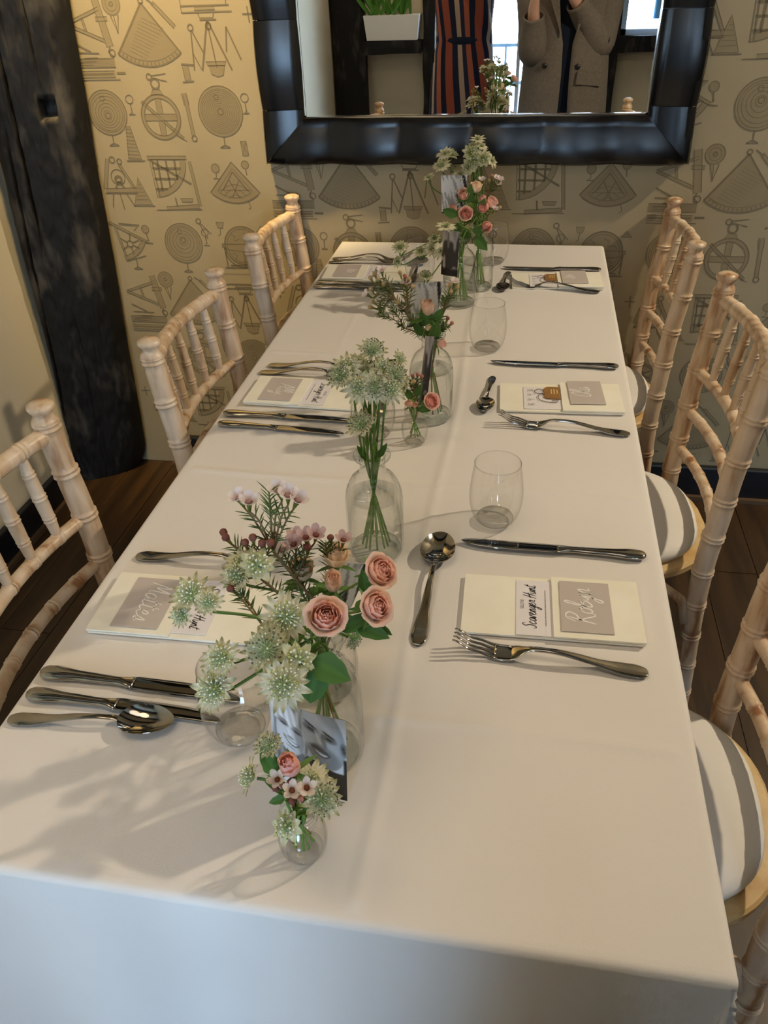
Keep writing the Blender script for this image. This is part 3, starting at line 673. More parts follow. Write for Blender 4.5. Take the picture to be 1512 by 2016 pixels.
    g = G(); rows = [(0.030, 0.4405), (0.022, 0.446), (0.019, 0.455), (0.022, 0.463), (0.032, 0.470), (0.055, 0.475), (0.09, 0.478), (0.14, 0.480)]
    vs = []; 
    for ins, z in rows: vs += [(x, y, z) for x, y in outline(n, ins)]
    g.add(vs, [(k*n + i, k*n + (i + 1) % n, (k + 1)*n + (i + 1) % n, (k + 1)*n + i) for k in range(len(rows) - 1) for i in range(n)] + [tuple(range((len(rows) - 1)*n, len(rows)*n))])
    g.build('seat_cushion', M['cushion'], t)
    return t
chair0 = make_chair(); first = True
CH = [((-0.452, 1.035), 2, 0, 'limewashed bamboo-turned chair at the middle of the left side of the table'),
      ((-0.458, 1.645), 0, 0, 'limewashed bamboo-turned chair on the left side nearest the wallpaper'),
      ((-0.505, 0.432), 2, 0, 'limewashed bamboo-turned chair nearest the camera on the left, cut by the frame'),
      ((0.484, 1.642), 0, 180, 'limewashed bamboo-turned chair on the right side nearest the wallpaper'),
      ((0.518, 1.079), 2, 180, 'limewashed bamboo-turned chair at the middle of the right side of the table'),
      ((0.506, 0.395), -2, 180, 'limewashed bamboo-turned chair nearest the camera on the right, white pad showing')]
for (xy, dr, base, lab) in CH:
    c = chair0 if first else copy_tree(chair0); first = False
    c.location = (xy[0], xy[1], 0); c.rotation_euler = (0, 0, math.radians(base + dr)); tag(c, lab, 'chair', 'chairs around the long table')


# ------------------------------------------------------------------ cutlery
M['steel'] = add_noise(mat('polished_steel', rough=0.09, metal=1.0), srgb(168, 164, 157), srgb(180, 175, 168), (40, 40, 40), bump=0.02, bscale=(160, 160, 160), dist=0.0004)
M['blade'] = mat('knife_blade_steel', srgb(150, 149, 147), rough=0.05, metal=1.0)
def loft(g, xs, yc, wd, zc, th, n=12, p=2.0):
    """superellipse sections along x"""
    vs = []
    for x in xs:
        for k in range(n):
            a = 2*PI*k/n; c, s = math.cos(a), math.sin(a)
            vs.append((x, yc(x) + wd(x)/2*math.copysign(abs(c)**(2/p), c), zc(x) + th(x)/2*math.copysign(abs(s)**(2/p), s)))
    m = len(xs); fs = [(i*n + k, (i + 1)*n + k, (i + 1)*n + (k + 1) % n, i*n + (k + 1) % n) for i in range(m - 1) for k in range(n)]
    fs += [tuple(range(n)), tuple(reversed(range((m - 1)*n, m*n)))]
    g.add(vs, fs)
def knife_meshes(L):
    k = L/0.235; J = 0.104*k; g = G()
    endx = [0, 0.0008, 0.002, 0.004, 0.007, 0.011, 0.016]; xs = [e*k for e in endx] + [lerp(0.016*k, J, i/16) for i in range(1, 17)] + [J + .004*k, J + .007*k]
    W = lambda x: k*sinterp(x/k, [(0, 0.003), (0.0008, 0.0085), (0.002, 0.0125), (0.004, 0.0160), (0.008, 0.0188), (0.016, 0.0202), (0.05, 0.0140), (0.096, 0.0112), (0.101, 0.0130), (0.104, 0.0142), (0.112, 0.0165)])
    T = lambda x: k*sinterp(x/k, [(0, 0.003), (0.002, 0.0055), (0.008, 0.0080), (0.02, 0.0086), (0.09, 0.0068), (0.101, 0.0072), (0.104, 0.0050), (0.112, 0.0030)])
    loft(g, xs, lambda x: 0, W, lambda x: 0.0046*k, T, 16)
    H = g.mesh('handle', M['steel'])
    g = G(); n = 34; bx = [lerp(J + .002*k, L, (i/n)) for i in range(n + 1)]
    hi = lambda x: k*interp(x/k, [(0.104, 0.0082), (0.115, 0.0096), (0.165, 0.0100), (0.19, 0.0092), (0.21, 0.0068), (0.222, 0.0042), (0.230, 0.0012), (0.2335, -0.0015), (0.235, -0.0040)])
    lo = lambda x: k*interp(x/k, [(0.104, -0.0082), (0.125, -0.0088), (0.22, -0.0086), (0.230, -0.0076), (0.2335, -0.0062), (0.235, -0.0046)])
    def sec(u, v):
        x = bx[min(n, int(round(v*n)))]; t = u if u <= .5 else 1 - u; y = lerp(lo(x), hi(x), t*2); b = 1 - (4*t - 1)**2 if False else 1 - (2*(2*t) - 1)**2
        return (x, y, 0.0040*k + (0.0007 if u <= .5 else -0.0007)*(0.35 + 0.65*b)*k)
    g.grid(sec, 12, n, closeu=True)
    return {'handle': H, 'blade': g.mesh('blade', M['blade'])}
def fork_meshes(L):
    k = L/0.210
    Z = lambda x: k*sinterp(x/k, [(0, 0.0022), (0.02, 0.0030), (0.105, 0.0150), (0.120, 0.0145), (0.150, 0.0025), (0.160, 0.0022), (0.185, 0.0085), (0.210, 0.0200)])
    W = lambda x: k*sinterp(x/k, [(0, 0.006), (0.001, 0.011), (0.004, 0.0165), (0.012, 0.0200), (0.022, 0.0198), (0.06, 0.0110), (0.110, 0.0070), (0.126, 0.0078), (0.142, 0.0225), (0.150, 0.0252), (0.164, 0.0255)])
    T = lambda x: k*interp(x/k, [(0, 0.0015), (0.006, 0.0024), (0.06, 0.0030), (0.115, 0.0038), (0.14, 0.0022), (0.166, 0.0018)])
    g = G(); loft(g, [e*k for e in (0, .001, .0025, .005, .009)] + [lerp(.012, .165, i/44)*k for i in range(45)], lambda x: 0, W, Z, T, 12, 2.6)
    out = {'handle': g.mesh('handle', M['steel'])}
    for i in range(4):
        y0 = (i - 1.5)*0.00665*k; g = G()
        loft(g, [lerp(.160, .210, j/10)*k for j in range(11)], lambda x: y0*(1 - 0.10*(x/k - .16)/.05), lambda x: k*interp(x/k, [(.160, .0046), (.205, .0032), (.210, .0016)]), Z, lambda x: k*interp(x/k, [(.16, .0019), (.21, .0012)]), 8, 2.6)
        out['tine%d' % i] = g.mesh('tine', M['steel'])
    return out
def spoon_meshes(L):
    k = L; bl = 0.33
    Z = lambda x: k*sinterp(x/k, [(0, 0.012), (0.1, 0.014), (0.55, 0.062), (0.64, 0.058), (0.70, 0.040)])
    W = lambda x: k*sinterp(x/k, [(0, 0.03), (0.006, 0.055), (0.025, 0.082), (0.07, 0.098), (0.12, 0.094), (0.32, 0.052), (0.56, 0.034), (0.64, 0.036), (0.70, 0.060)])
    T = lambda x: k*interp(x/k, [(0, 0.007), (0.05, 0.012), (0.5, 0.017), (0.66, 0.014), (0.70, 0.008)])
    g = G(); loft(g, [e*k for e in (0, .006, .015, .03, .05)] + [lerp(.07, .70, i/36)*k for i in range(37)], lambda x: 0, W, Z, T, 12, 2.4)
    H = g.mesh('handle', M['steel']); g = G(); n, m = 28, 10
    x0, x1 = 0.672*k, 1.0*k; cx = (x0 + x1)/2; a = (x1 - x0)/2
    def pt(u, r, off):
        ang = 2*PI*u; c, s = math.cos(ang), math.sin(ang)
        bw = 0.108*k*(1 - 0.16*c); x = cx + a*r*c; y = bw*r*s
        z = 0.048*k*(r**2.2) + 0.004*k - 0.012*k*max(0, c*r)**2
        return (x, y, z + off)
    top = 0.008*k
    g.grid(lambda u, v: pt(u, max(v, 0.001), top), n, m, closeu=True)
    g.grid(lambda u, v: pt(u, max(1 - v, 0.001), 0), n, m, closeu=True)
    g.grid(lambda u, v: pt(u, 1 + 0.012*math.sin(PI*v), lerp(top, 0, v)), n, 4, closeu=True)
    B = g.mesh('bowl', M['steel'])
    return {'handle': H, 'bowl': B}
KN, FK = knife_meshes(0.235), fork_meshes(0.210); KS = knife_meshes(0.221)
SP = {s: spoon_meshes(s) for s in (0.205, 0.178, 0.145)}
def cutlery(name, meshes, end, deg, label, cat, group, dz=0.0, tilt=0.0):
    o = thing(name, label, cat, (end[0], end[1], TZ + 0.0012 + dz), math.radians(deg), group); o.rotation_euler = (0, math.radians(tilt), math.radians(deg))
    for nm, me in meshes.items(): place('tine' if nm.startswith('tine') else nm, me, o)
    return o
gk, gf, gs = 'table knives on the cloth', 'table forks on the cloth', 'spoons on the cloth'
# right side, front to back
cutlery('table_knife', KN, (0.331, 0.504), 180, 'steel table knife above the napkin that reads Robyn', 'knife', gk)
cutlery('table_fork', FK, (0.314, 0.302), 176.5, 'steel fork below the napkin that reads Robyn, tines raised', 'fork', gf)
cutlery('dessert_spoon', SP[0.205], (0.064, 0.310), 88.5, 'steel spoon lying lengthwise between front bouquet and the Robyn napkin', 'spoon', gs)
cutlery('table_knife', KN, (0.336, 1.067), 180.5, 'steel table knife behind the middle napkin on the right', 'knife', gk)
cutlery('table_fork', FK, (0.337, 0.819), 175, 'steel fork in front of the middle napkin on the right', 'fork', gf)
cutlery('dessert_spoon', SP[0.145], (0.109, 1.008), -93, 'small steel spoon left of the middle napkin on the right, bowl nearer', 'spoon', gs)
cutlery('table_knife', KN, (0.333, 1.612), 180, 'steel table knife touching the farthest napkin on the right', 'knife', gk)
cutlery('table_fork', FK, (0.322, 1.462), 172, 'steel fork leaning over the farthest napkin on the right', 'fork', gf, dz=0.001)
cutlery('dessert_spoon', SP[0.145], (0.114, 1.590), -94, 'small steel spoon beside the farthest napkin on the right', 'spoon', gs)
# left side
cutlery('table_fork', FK, (-0.325, 0.423), 0.5, 'steel fork behind the Mattes napkin, half hidden by pink waxflowers', 'fork', gf)
cutlery('table_knife', KN, (-0.342, 0.212), -1.2, 'steel table knife just below the Mattes napkin', 'knife', gk)
cutlery('table_knife', KS, (-0.341, 0.181), -0.8, 'smaller steel knife between the other knife and the spoon, front left', 'knife', gk)
cutlery('dessert_spoon', SP[0.178], (-0.343, 0.147), 5.5, 'steel spoon nearest the camera on the front left', 'spoon', gs)
cutlery('table_fork', FK, (-0.320, 1.014), -2, 'farther of two steel forks behind the middle left napkin', 'fork', gf)
cutlery('table_fork', FK, (-0.328, 0.982), -1, 'nearer of two steel forks behind the middle left napkin', 'fork', gf)
cutlery('table_knife', KN, (-0.341, 0.815), -0.4, 'longer steel knife in front of the middle left napkin', 'knife', gk)
cutlery('table_knife', KS, (-0.338, 0.779), -2.4, 'shorter steel knife of the pair in front of middle left napkin', 'knife', gk)
cutlery('dessert_spoon', SP[0.178], (-0.072, 0.832), 90, 'steel spoon seen past the white astrantias and left middle glass', 'spoon', gs)
cutlery('table_fork', FK, (-0.340, 1.660), 0, 'farther of two steel forks behind the farthest left napkin', 'fork', gf)
cutlery('table_fork', FK, (-0.343, 1.630), 2, 'nearer of two steel forks behind the farthest left napkin', 'fork', gf)
cutlery('table_knife', KN, (-0.338, 1.474), -0.5, 'farther steel knife of the pair in front of farthest left napkin', 'knife', gk)
cutlery('table_knife', KS, (-0.337, 1.446), -1.0, 'nearer steel knife of the pair in front of farthest left napkin', 'knife', gk)
cutlery('dessert_spoon', SP[0.178], (-0.110, 1.490), 89, 'steel spoon behind the farthest left glass', 'spoon', gs)

# ------------------------------------------------------------------ lettering
GL = {'a': [[(.85, .8), (.5, 1), (.15, .6), (.2, .1), (.55, .05), (.85, .75), (.85, .15), (1.1, .1)]], 'b': [[(0, .3), (.4, 1.6), (.4, 2.1), (.15, 1.9), (.1, .2), (.4, 0), (.8, .35), (.6, .8), (.3, .6), (1, .75)]],
      'c': [[(.75, .8), (.45, 1), (.1, .5), (.35, 0), (.9, .25)]], 'e': [[(0, .3), (.5, .6), (.55, .95), (.3, 1), (.12, .5), (.4, 0), (.9, .25)]],
      'g': [[(.8, .85), (.45, 1), (.15, .55), (.4, .1), (.75, .6), (.8, .9), (.65, -.6), (.3, -.9), (.3, -.5), (1.0, .2)]], 'l': [[(0, .2), (.5, 1.5), (.45, 2.1), (.2, 1.9), (.25, .2), (.7, .15)]],
      'n': [[(0, .2), (.15, .95), (.12, 0), (.25, .6), (.55, 1), (.65, .6), (.65, .1), (1, .2)]], 'o': [[(.5, 1), (.1, .6), (.2, .05), (.65, .1), (.75, .7), (.5, 1), (.6, .75), (1, .8)]],
      'r': [[(0, .2), (.2, 1.05), (.35, .85), (.6, .9), (.5, .2), (.9, .2)]], 's': [[(0, .2), (.4, 1.05), (.5, .5), (.4, .05), (.1, .1), (.8, .25)]],
      't': [[(.35, 1.8), (.2, .3), (.4, 0), (.8, .25)], [(0, 1.2), (.7, 1.35)]], 'u': [[(0, .9), (.05, .2), (.3, 0), (.6, .5), (.7, .95), (.65, .2), (.95, .15)]], 'v': [[(0, .9), (.25, .0), (.6, .95), (.9, .85)]],
      'y': [[(0, .9), (.1, .35), (.35, .25), (.65, .9), (.45, -.7), (.15, -.9), (.15, -.5), (.9, .2)]],
      'R': [[(.2, -.2), (.55, 1.9)], [(.05, 1.4), (.5, 2.1), (1.2, 1.9), (1.0, 1.3), (.4, 1.0), (.8, .5), (1.3, -.2), (1.6, .0)]], 'M': [[(-.1, 0), (.3, 2), (.5, .6), (1.0, 2), (1.0, .4), (1.3, .1)]],
      'S': [[(1, 1.7), (.6, 2.1), (.25, 1.6), (.7, 1.0), (.65, .2), (.2, 0), (-.1, .4)]], 'H': [[(.1, -.1), (.45, 2)], [(.85, -.1), (1.15, 2)], [(-.1, .8), (1.4, 1.2)]],
      '~': [[(0, .3), (.3, 1.4), (.5, .2), (.8, 1.2), (1.0, .3), (1.3, .9), (1.6, .5)]], 'O': [[(.7, 2), (.15, 1.2), (.25, .1), (.85, .2), (1.1, 1.5), (.7, 2), (1.2, 1.8)]], 'A': [[(-.1, 0), (.7, 2.0), (.9, .0)], [(.1, .7), (1.1, .9)]]}
ADV = {'~': 1.7, 'R': 1.45, 'M': 1.3, 'S': 1.05, 'H': 1.45, 'O': 1.2, 'A': 1.05, 'l': .62, 't': .72, 'r': .8, 'v': .85, ' ': .6}
def script(g, word, x0, y0, width, w, slant=0.25, z=0.0, vs=1.0):
    tot = sum(ADV.get(c, .92) for c in word); k = width/tot; x = 0
    for c in word:
        for st in GL.get(c, []):
            P = catmull([(x + px + slant*py, py*vs, 0) for px, py in st], 5); ribbon(g, [(x0 + p.x*k, y0 + p.y*k) for p in P], w, z, taper=True)
        x += ADV.get(c, .92)
def font_poly(text, size):
    cu = bpy.data.curves.new('lettering', 'FONT'); cu.body = text; cu.size = size; cu.align_x = 'CENTER'; cu.align_y = 'CENTER'
    o = bpy.data.objects.new('lettering', cu); col.objects.link(o); dg = bpy.context.evaluated_depsgraph_get()
    me = bpy.data.meshes.new_from_object(o.evaluated_get(dg)); bpy.data.objects.remove(o); return me
# ------------------------------------------------------------------ napkins and cards
M['napkin'] = add_noise(mat('ivory_napkin_paper', rough=0.9, spec=0.1), srgb(241, 236, 219), srgb(246, 242, 227), (20, 20, 20), bump=0.15, bscale=(500, 500, 500), dist=0.0003)
M['card_white'] = mat('white_card', srgb(234, 229, 232), rough=0.75, spec=0.2)
M['card_grey'] = mat('taupe_card', srgb(196, 186, 180), rough=0.75, spec=0.2)
M['print_white'] = mat('white_lettering', srgb(245, 243, 240), rough=0.6); M['print_black'] = mat('black_lettering', srgb(24, 22, 26), rough=0.6); M['print_grey'] = mat('grey_lettering', srgb(120, 116, 120), rough=0.7)
M['kraft'] = add_noise(mat('brown_kraft', rough=0.7, spec=0.2), srgb(146, 106, 62), srgb(160, 118, 72), (60, 60, 60)); M['gold_print'] = mat('pale_gold_print', srgb(226, 196, 130), rough=0.4); M['twine'] = mat('dark_twine', srgb(70, 60, 54), rough=0.8)
RT = Matrix.Rotation(PI/2, 4, 'Z')     # text reads along +y of the napkin, its top towards -x
def sheet(g, x0, x1, y0, y1, z0, z1, lift=0.0, n=10):
    def fn(u, v):
        return (lerp(x0, x1, u), lerp(y0, y1, v), z1 + lift*math.sin(PI*u)*math.sin(PI*v)**0.5)
    g.grid(fn, n, n)
    g.add([(x0, y0, z0), (x1, y0, z0), (x1, y1, z0), (x0, y1, z0), (x0, y0, z1), (x1, y0, z1), (x1, y1, z1), (x0, y1, z1)], [(3, 2, 1, 0), (0, 1, 5, 4), (1, 2, 6, 5), (2, 3, 7, 6), (3, 0, 4, 7)])
def napkin(c, deg, where):
    o = thing('napkin', 'ivory napkin folded into a pocket, ' + where, 'napkin', (c[0], c[1], TZ + 0.0012), math.radians(deg), 'folded napkins')
    g = G(); sheet(g, -.1025, .1025, -.0515, .0515, 0, 0.0038, 0.0006); bev(g.build('folded_sheet', M['napkin'], o, smooth=False), 0.0016, 3)
    g = G(); sheet(g, 0.002, .1032, -.0520, .0520, 0.0041, 0.0074, 0.0008); bev(g.build('pocket', M['napkin'], o, smooth=False), 0.0014, 3)
    return o
def place_card(nap, deg, word, label, tilt=0.0, dx=0.0, dy=0.0, blank=False, shadowcard=False):
    a = math.radians(deg); c = Vector(nap) ; off = Vector((0.041 + dx, 0.0 + dy)); cs, sn = math.cos(a), math.sin(a)
    o = thing('place_card', label, 'card', (c.x + off.x*cs - off.y*sn, c.y + off.x*sn + off.y*cs, TZ + 0.0096 + (0.0006 if tilt else 0)), a + math.radians(tilt), 'taupe name cards on the napkins')
    G().box((-.029, -.0435, 0), (.029, .0435, 0.0007)).build('card', M['card_grey'], o, smooth=False)
    g = G(); wd = {5: .062, 6: .068, 3: .036, 4: .042, 2: .026, 1: .032}.get(len(word), .05)
    script(g, word, -wd/2, -0.0070, wd, 0.0019, 0.22, 0.00085, 1.2)
    place('lettering', g.mesh('lettering', M['print_white'], False), o, matrix=RT)
    return o
def hunt_card(nap, deg, label):
    a = math.radians(deg); cs, sn = math.cos(a), math.sin(a); off = Vector((-0.0205, -0.003))
    o = thing('activity_card', label, 'card', (nap[0] + off.x*cs - off.y*sn, nap[1] + off.x*sn + off.y*cs, TZ + 0.0057), a, 'white cards tucked into the napkins')
    G().box((-.0195, -.0475, 0), (.0225, .0475, 0.0006)).build('card', M['card_white'], o, smooth=False)
    g = G(); script(g, 'Scavenger Hunt', -.036, -.0035, .074, .0013, 0.3, 0.0008, 1.3); place('script_lettering', g.mesh('script_lettering', M['print_black'], False), o, matrix=RT)
    me = font_poly('SELFIE', 0.0062); me.materials.clear(); me.materials.append(M['print_grey']); place('capital_lettering', me, o, matrix=Matrix.Translation((-.0125, .004, .0008)) @ RT)
    g = G(); y = -.031
    while y < .030:
        w = rnd.choice((.0012, .0018, .0024)); ribbon(g, [(y, -.0145), (y + w, -.0145)], .0011, 0.0008); y += w + .0007
    place('small_print', g.mesh('small_print', M['print_grey'], False), o, matrix=RT)
    return o
def doodle_card(nap, deg, lab1, lab2):
    a = math.radians(deg); cs, sn = math.cos(a), math.sin(a); W = lambda x, y, z: (nap[0] + x*cs - y*sn, nap[1] + x*sn + y*cs, TZ + z)
    o = thing('thank_you_card', lab1, 'card', W(-0.031, -0.004, 0.0057), a, 'doodled cards under kraft tags')
    G().box((-.031, -.041, 0), (.032, .041, 0.0006)).build('card', M['card_white'], o, smooth=False)
    g = G(); Z = 0.0008
    for k, y in enumerate((-.026, -.008, .010, .027)):
        for j in range(5 if k in (0, 3) else 3): ribbon(g, [(-.024 + j*.002, y - .005 + (j % 2)*.001), (-.023 + j*.0022, y + .005 - (j % 3)*.001)], .0007, Z)
        ribbon(g, [(-.020, y), (-.012, y + .002)], .0008, Z)
    g2 = g.build('doodles', M['print_grey'], o, smooth=False)
    t = thing('kraft_tag', lab2, 'gift tag', W(-0.013, 0.012, 0.0068), a, 'brown kraft tags on the napkins')
    bev(G().prism([(-.008, -.022), (.0135, -.022), (.0135, .022), (-.008, .022), (-.014, .016), (-.014, -.016)], 0, 0.0020).build('tag_body', M['kraft'], t, smooth=False), 0.0004)
    g = G(); ribbon(g, [(-.0015, -.006), (-.0015, .012)], .0022, .0024); ribbon(g, [(.0035, -.006), (.0035, .012)], .0022, .0024); ribbon(g, [(.0085, -.004), (.0085, .010)], .0022, .0024)
    g.build('gold_print', M['gold_print'], t, smooth=False)
    g = G(); 
    for P in ([(-.013, .004, .0015), (-.022, .012, .002), (-.030, .006, .0012), (-.026, -.002, .001), (-.016, -.003, .0015)], [(-.013, -.004, .0015), (-.024, -.012, .002), (-.022, -.026, .001), (-.008, -.034, .0008), (.006, -.034, .0012), (.008, -.028, .0018), (-.002, -.029, .0008)]):
        g.tube(catmull(P, 6), 0.00055, 5)
    g.build('twine', M['twine'], t)
NP = {'R1': ((0.2115, 0.391), 1.6), 'R2': ((0.2285, 0.930), 2.5), 'R3': ((0.227, 1.527), 2.5), 'L1': ((-0.2205, 0.333), 181.5), 'L2': ((-0.2145, 0.903), 179), 'L3': ((-0.228, 1.549), 182)}
napkin(*NP['R1'], 'front right, holding the Robyn card'); napkin(*NP['R2'], 'middle of the right side, with a kraft tag'); napkin(*NP['R3'], 'farthest on the right, with a kraft tag')
napkin(*NP['L1'], 'front left, holding the Mattes card'); napkin(*NP['L2'], 'middle of the left side, between forks and knives'); napkin(*NP['L3'], 'farthest on the left, half behind waxflowers')
place_card(*NP['R1'], 'Robyn', 'taupe card hand-lettered Robyn in white', dx=-.001)
place_card(*NP['R2'], 'Ola', 'taupe name card on the middle right napkin', 1.5, dx=.003, dy=.012)
place_card(*NP['R3'], '~', 'taupe name card on the farthest right napkin', 1, dx=.0, dy=.010)
place_card(*NP['L1'], 'Mattes', 'taupe card hand-lettered Mattes in white', dx=.006, dy=.001)
place_card(*NP['L2'], 'Ally', 'taupe name card on the middle left napkin', dx=.008)
place_card(*NP['L3'], '~', 'taupe name card on the farthest left napkin', dx=.008)
hunt_card(*NP['R1'], 'white scavenger hunt card beside the Robyn card'); hunt_card(*NP['L1'], 'white scavenger hunt card beside the Mattes card, under astrantia')
hunt_card(*NP['L2'], 'white scavenger hunt card on the middle left napkin'); hunt_card(*NP['L3'], 'white card on the farthest left napkin')
doodle_card(*NP['R2'], 'white doodled card under the kraft tag, middle right napkin', 'brown kraft tag with gold print on the middle right napkin')
doodle_card(*NP['R3'], 'white doodled card under the kraft tag, farthest right napkin', 'brown kraft tag with gold print on the farthest right napkin')


# ------------------------------------------------------------------ drinking glasses
M['tumbler'] = glass_mat('clear_tumbler_glass', (0.985, 0.985, 0.98), (0.66, 0.66, 0.64), 1.6, 0.012, 5.0)
M['tumbler_base'] = glass_mat('thick_tumbler_base', (0.945, 0.945, 0.935), (0.55, 0.55, 0.53), 1.3, 0.02, 2.2)
tp = [(0.0195, 0.0005), (0.0235, 0.0018), (0.0270, 0.0055), (0.0305, 0.0120), (0.0335, 0.0210), (0.0354, 0.0320), (0.0360, 0.0420), (0.0355, 0.0540), (0.0342, 0.0660), (0.0325, 0.0780), (0.0303, 0.0925)]
TUM = G().lathe(tp, 40).mesh('bowl', M['tumbler'])
TRIM = G().lathe([(0.0303 + 0.0006*math.cos(a), 0.0925 + 0.0006*math.sin(a)) for a in [2*PI*i/8 for i in range(9)]], 40).mesh('rim', M['tumbler_base'])
TBASE = G().lathe([(0.0, 0.0008), (0.0190, 0.0008), (0.0230, 0.0022), (0.0255, 0.0055), (0.0240, 0.0078), (0.0, 0.0066)], 32).mesh('base', M['tumbler_base'])
for (x, y, lab) in ((0.137, 0.563, 'clear stemless glass behind the Robyn setting, front right'), (0.0905, 1.134, 'clear stemless glass behind the middle right setting'), (0.074, 1.662, 'clear stemless glass near the wall, right of the pink roses'),
                    (-0.097, 0.170, 'clear stemless glass front left beside the couple photo'), (-0.070, 0.774, 'clear stemless glass seen behind the white astrantia stems'), (-0.094, 1.520, 'clear stemless glass beside the farthest left napkin')):
    o = thing('stemless_glass', lab, 'glass', (x, y, TZ + 0.0012), 0, 'stemless drinking glasses')
    place('bowl', TUM, o); place('rim', TRIM, o); place('base', TBASE, o)
# ------------------------------------------------------------------ bottles and jars
M['bottle'] = glass_mat('bottle_glass', (0.985, 0.992, 0.987), (0.38, 0.48, 0.43), 2.2, 0.012, 4.2)
M['bottle_rim'] = glass_mat('bottle_rim_glass', (0.96, 0.98, 0.97), (0.50, 0.60, 0.55), 1.4, 0.03, 3.0)
M['water'] = glass_mat('water', (0.994, 0.997, 0.994), (0.86, 0.90, 0.88), 0.8, 0.01, 5.0)
def bottle(pos, label, h=0.148, r=0.036, level=0.088, flutes=14, kind='bottle'):
    o = thing('bud_vase', label, 'vase', (pos[0], pos[1], TZ + 0.0012), rnd.uniform(0, 1), 'glass bud vases down the middle of the table')
    kz, kr = h/0.148, r/0.036
    P = [(0.030, 0.0005), (0.0345, 0.003), (0.0358, 0.008), (0.0360, 0.02), (0.0360, 0.045), (0.0360, 0.075), (0.0357, 0.084), (0.0345, 0.094), (0.0320, 0.103), (0.0280, 0.111), (0.0225, 0.117), (0.0180, 0.1205), (0.0158, 0.125), (0.0155, 0.132), (0.0157, 0.139)]
    P = [(a*kr, b*kz) for a, b in P]
    g = G().lathe(P, 84, flute=(lambda k, a: 0.020*math.cos(flutes*a)*interp(P[k][1]/kz, [(0, 0.1), (.02, .45), (.08, .6), (.105, 1.0), (.117, .5), (.122, 0)])) if flutes else None)
    g.build('glass_body', M['bottle'], o)
    G().lathe([(0.0157*kr, 0.138*kz), (0.0185*kr, 0.1395*kz), (0.0222*kr, 0.1425*kz), (0.0232*kr, 0.1455*kz), (0.0222*kr, 0.148*kz), (0.0185*kr, 0.1475*kz), (0.0150*kr, 0.1445*kz), (0.0140*kr, 0.138*kz)], 40).build('rim', M['bottle_rim'], o)
    G().lathe([(0.0, 0.0008), (0.0300*kr, 0.0012), (0.0325*kr, 0.004*kz), (0.0310*kr, 0.0085*kz), (0.018*kr, 0.0075*kz), (0.0, 0.011*kz)], 36).build('base', M['bottle_rim'], o)
    wr = 0.0335*kr
    G().lathe([(wr*0.98, 0.010*kz), (wr, 0.02*kz), (wr, level*kz), (wr*0.985, level*kz - 0.0006), (0.0, level*kz - 0.0008)], 36).build('water', M['water'], o)
    return o
def jar(pos, label, h=0.060, r=0.0215, level=0.034):
    o = thing('mini_jar', label, 'vase', (pos[0], pos[1], TZ + 0.0012), 0, 'glass bud vases down the middle of the table'); kz, kr = h/0.060, r/0.0215
    P = [(0.0135, 0.0005), (0.0165, 0.0020), (0.0190, 0.007), (0.0208, 0.014), (0.0215, 0.022), (0.0210, 0.030), (0.0192, 0.037), (0.0165, 0.0425), (0.0146, 0.0450)]
    G().lathe([(a*kr, b*kz) for a, b in P], 36).build('glass_body', M['tumbler'], o)
    N = [(0.0146, 0.0450), (0.0158, 0.0462), (0.0146, 0.0476), (0.0144, 0.0490), (0.0160, 0.0503), (0.0144, 0.0518), (0.0144, 0.0545), (0.0158, 0.0560), (0.0165, 0.0580), (0.0158, 0.0600), (0.0142, 0.0595), (0.0136, 0.056)]
    G().lathe([(a*kr, b*kz) for a, b in N], 36).build('threaded_neck', M['tumbler'], o)
    G().lathe([(0.0, 0.0010), (0.0135*kr, 0.0012), (0.0165*kr, 0.0035*kz), (0.0150*kr, 0.0058*kz), (0.0, 0.0045*kz)], 28).build('base', M['tumbler_base'], o)
    G().lathe([(0.0172*kr, 0.006*kz), (0.0195*kr, 0.014*kz), (0.0200*kr, 0.022*kz), (0.0197*kr, level*kz), (0.0, level*kz)], 28).build('water', M['water'], o)
    return o
V = {'a': (-0.003, 0.160), 'b': (-0.022, 0.236), 'c': (-0.0125, 0.478), 'd': (0.015, 0.848), 'e': (0.014, 1.372), 'f': (0.045, 1.475), 'j1': (0.0, 0.052), 'j2': (-0.001, 0.760)}
bottle(V['a'], 'ribbed glass bottle directly behind the couple photo'); jar(V['b'], 'round glass jar behind the ribbed bottle of the front bouquet', 0.100, 0.0345, 0.062)
bottle(V['c'], 'ribbed glass bottle of white astrantias alone in the middle of the table'); bottle(V['d'], 'glass bottle with waxflowers and a photo leaning on its front', flutes=0)
bottle(V['e'], 'smooth glass bottle below the far pink roses', flutes=0, level=0.06); bottle(V['f'], 'glass bottle partly hidden behind the far bouquet', flutes=0, level=0.06)
jar(V['j1'], 'tiny round glass jar nearest the camera'); jar(V['j2'], 'tiny glass jar with pink roses in front of the middle bottle', 0.062, 0.021)

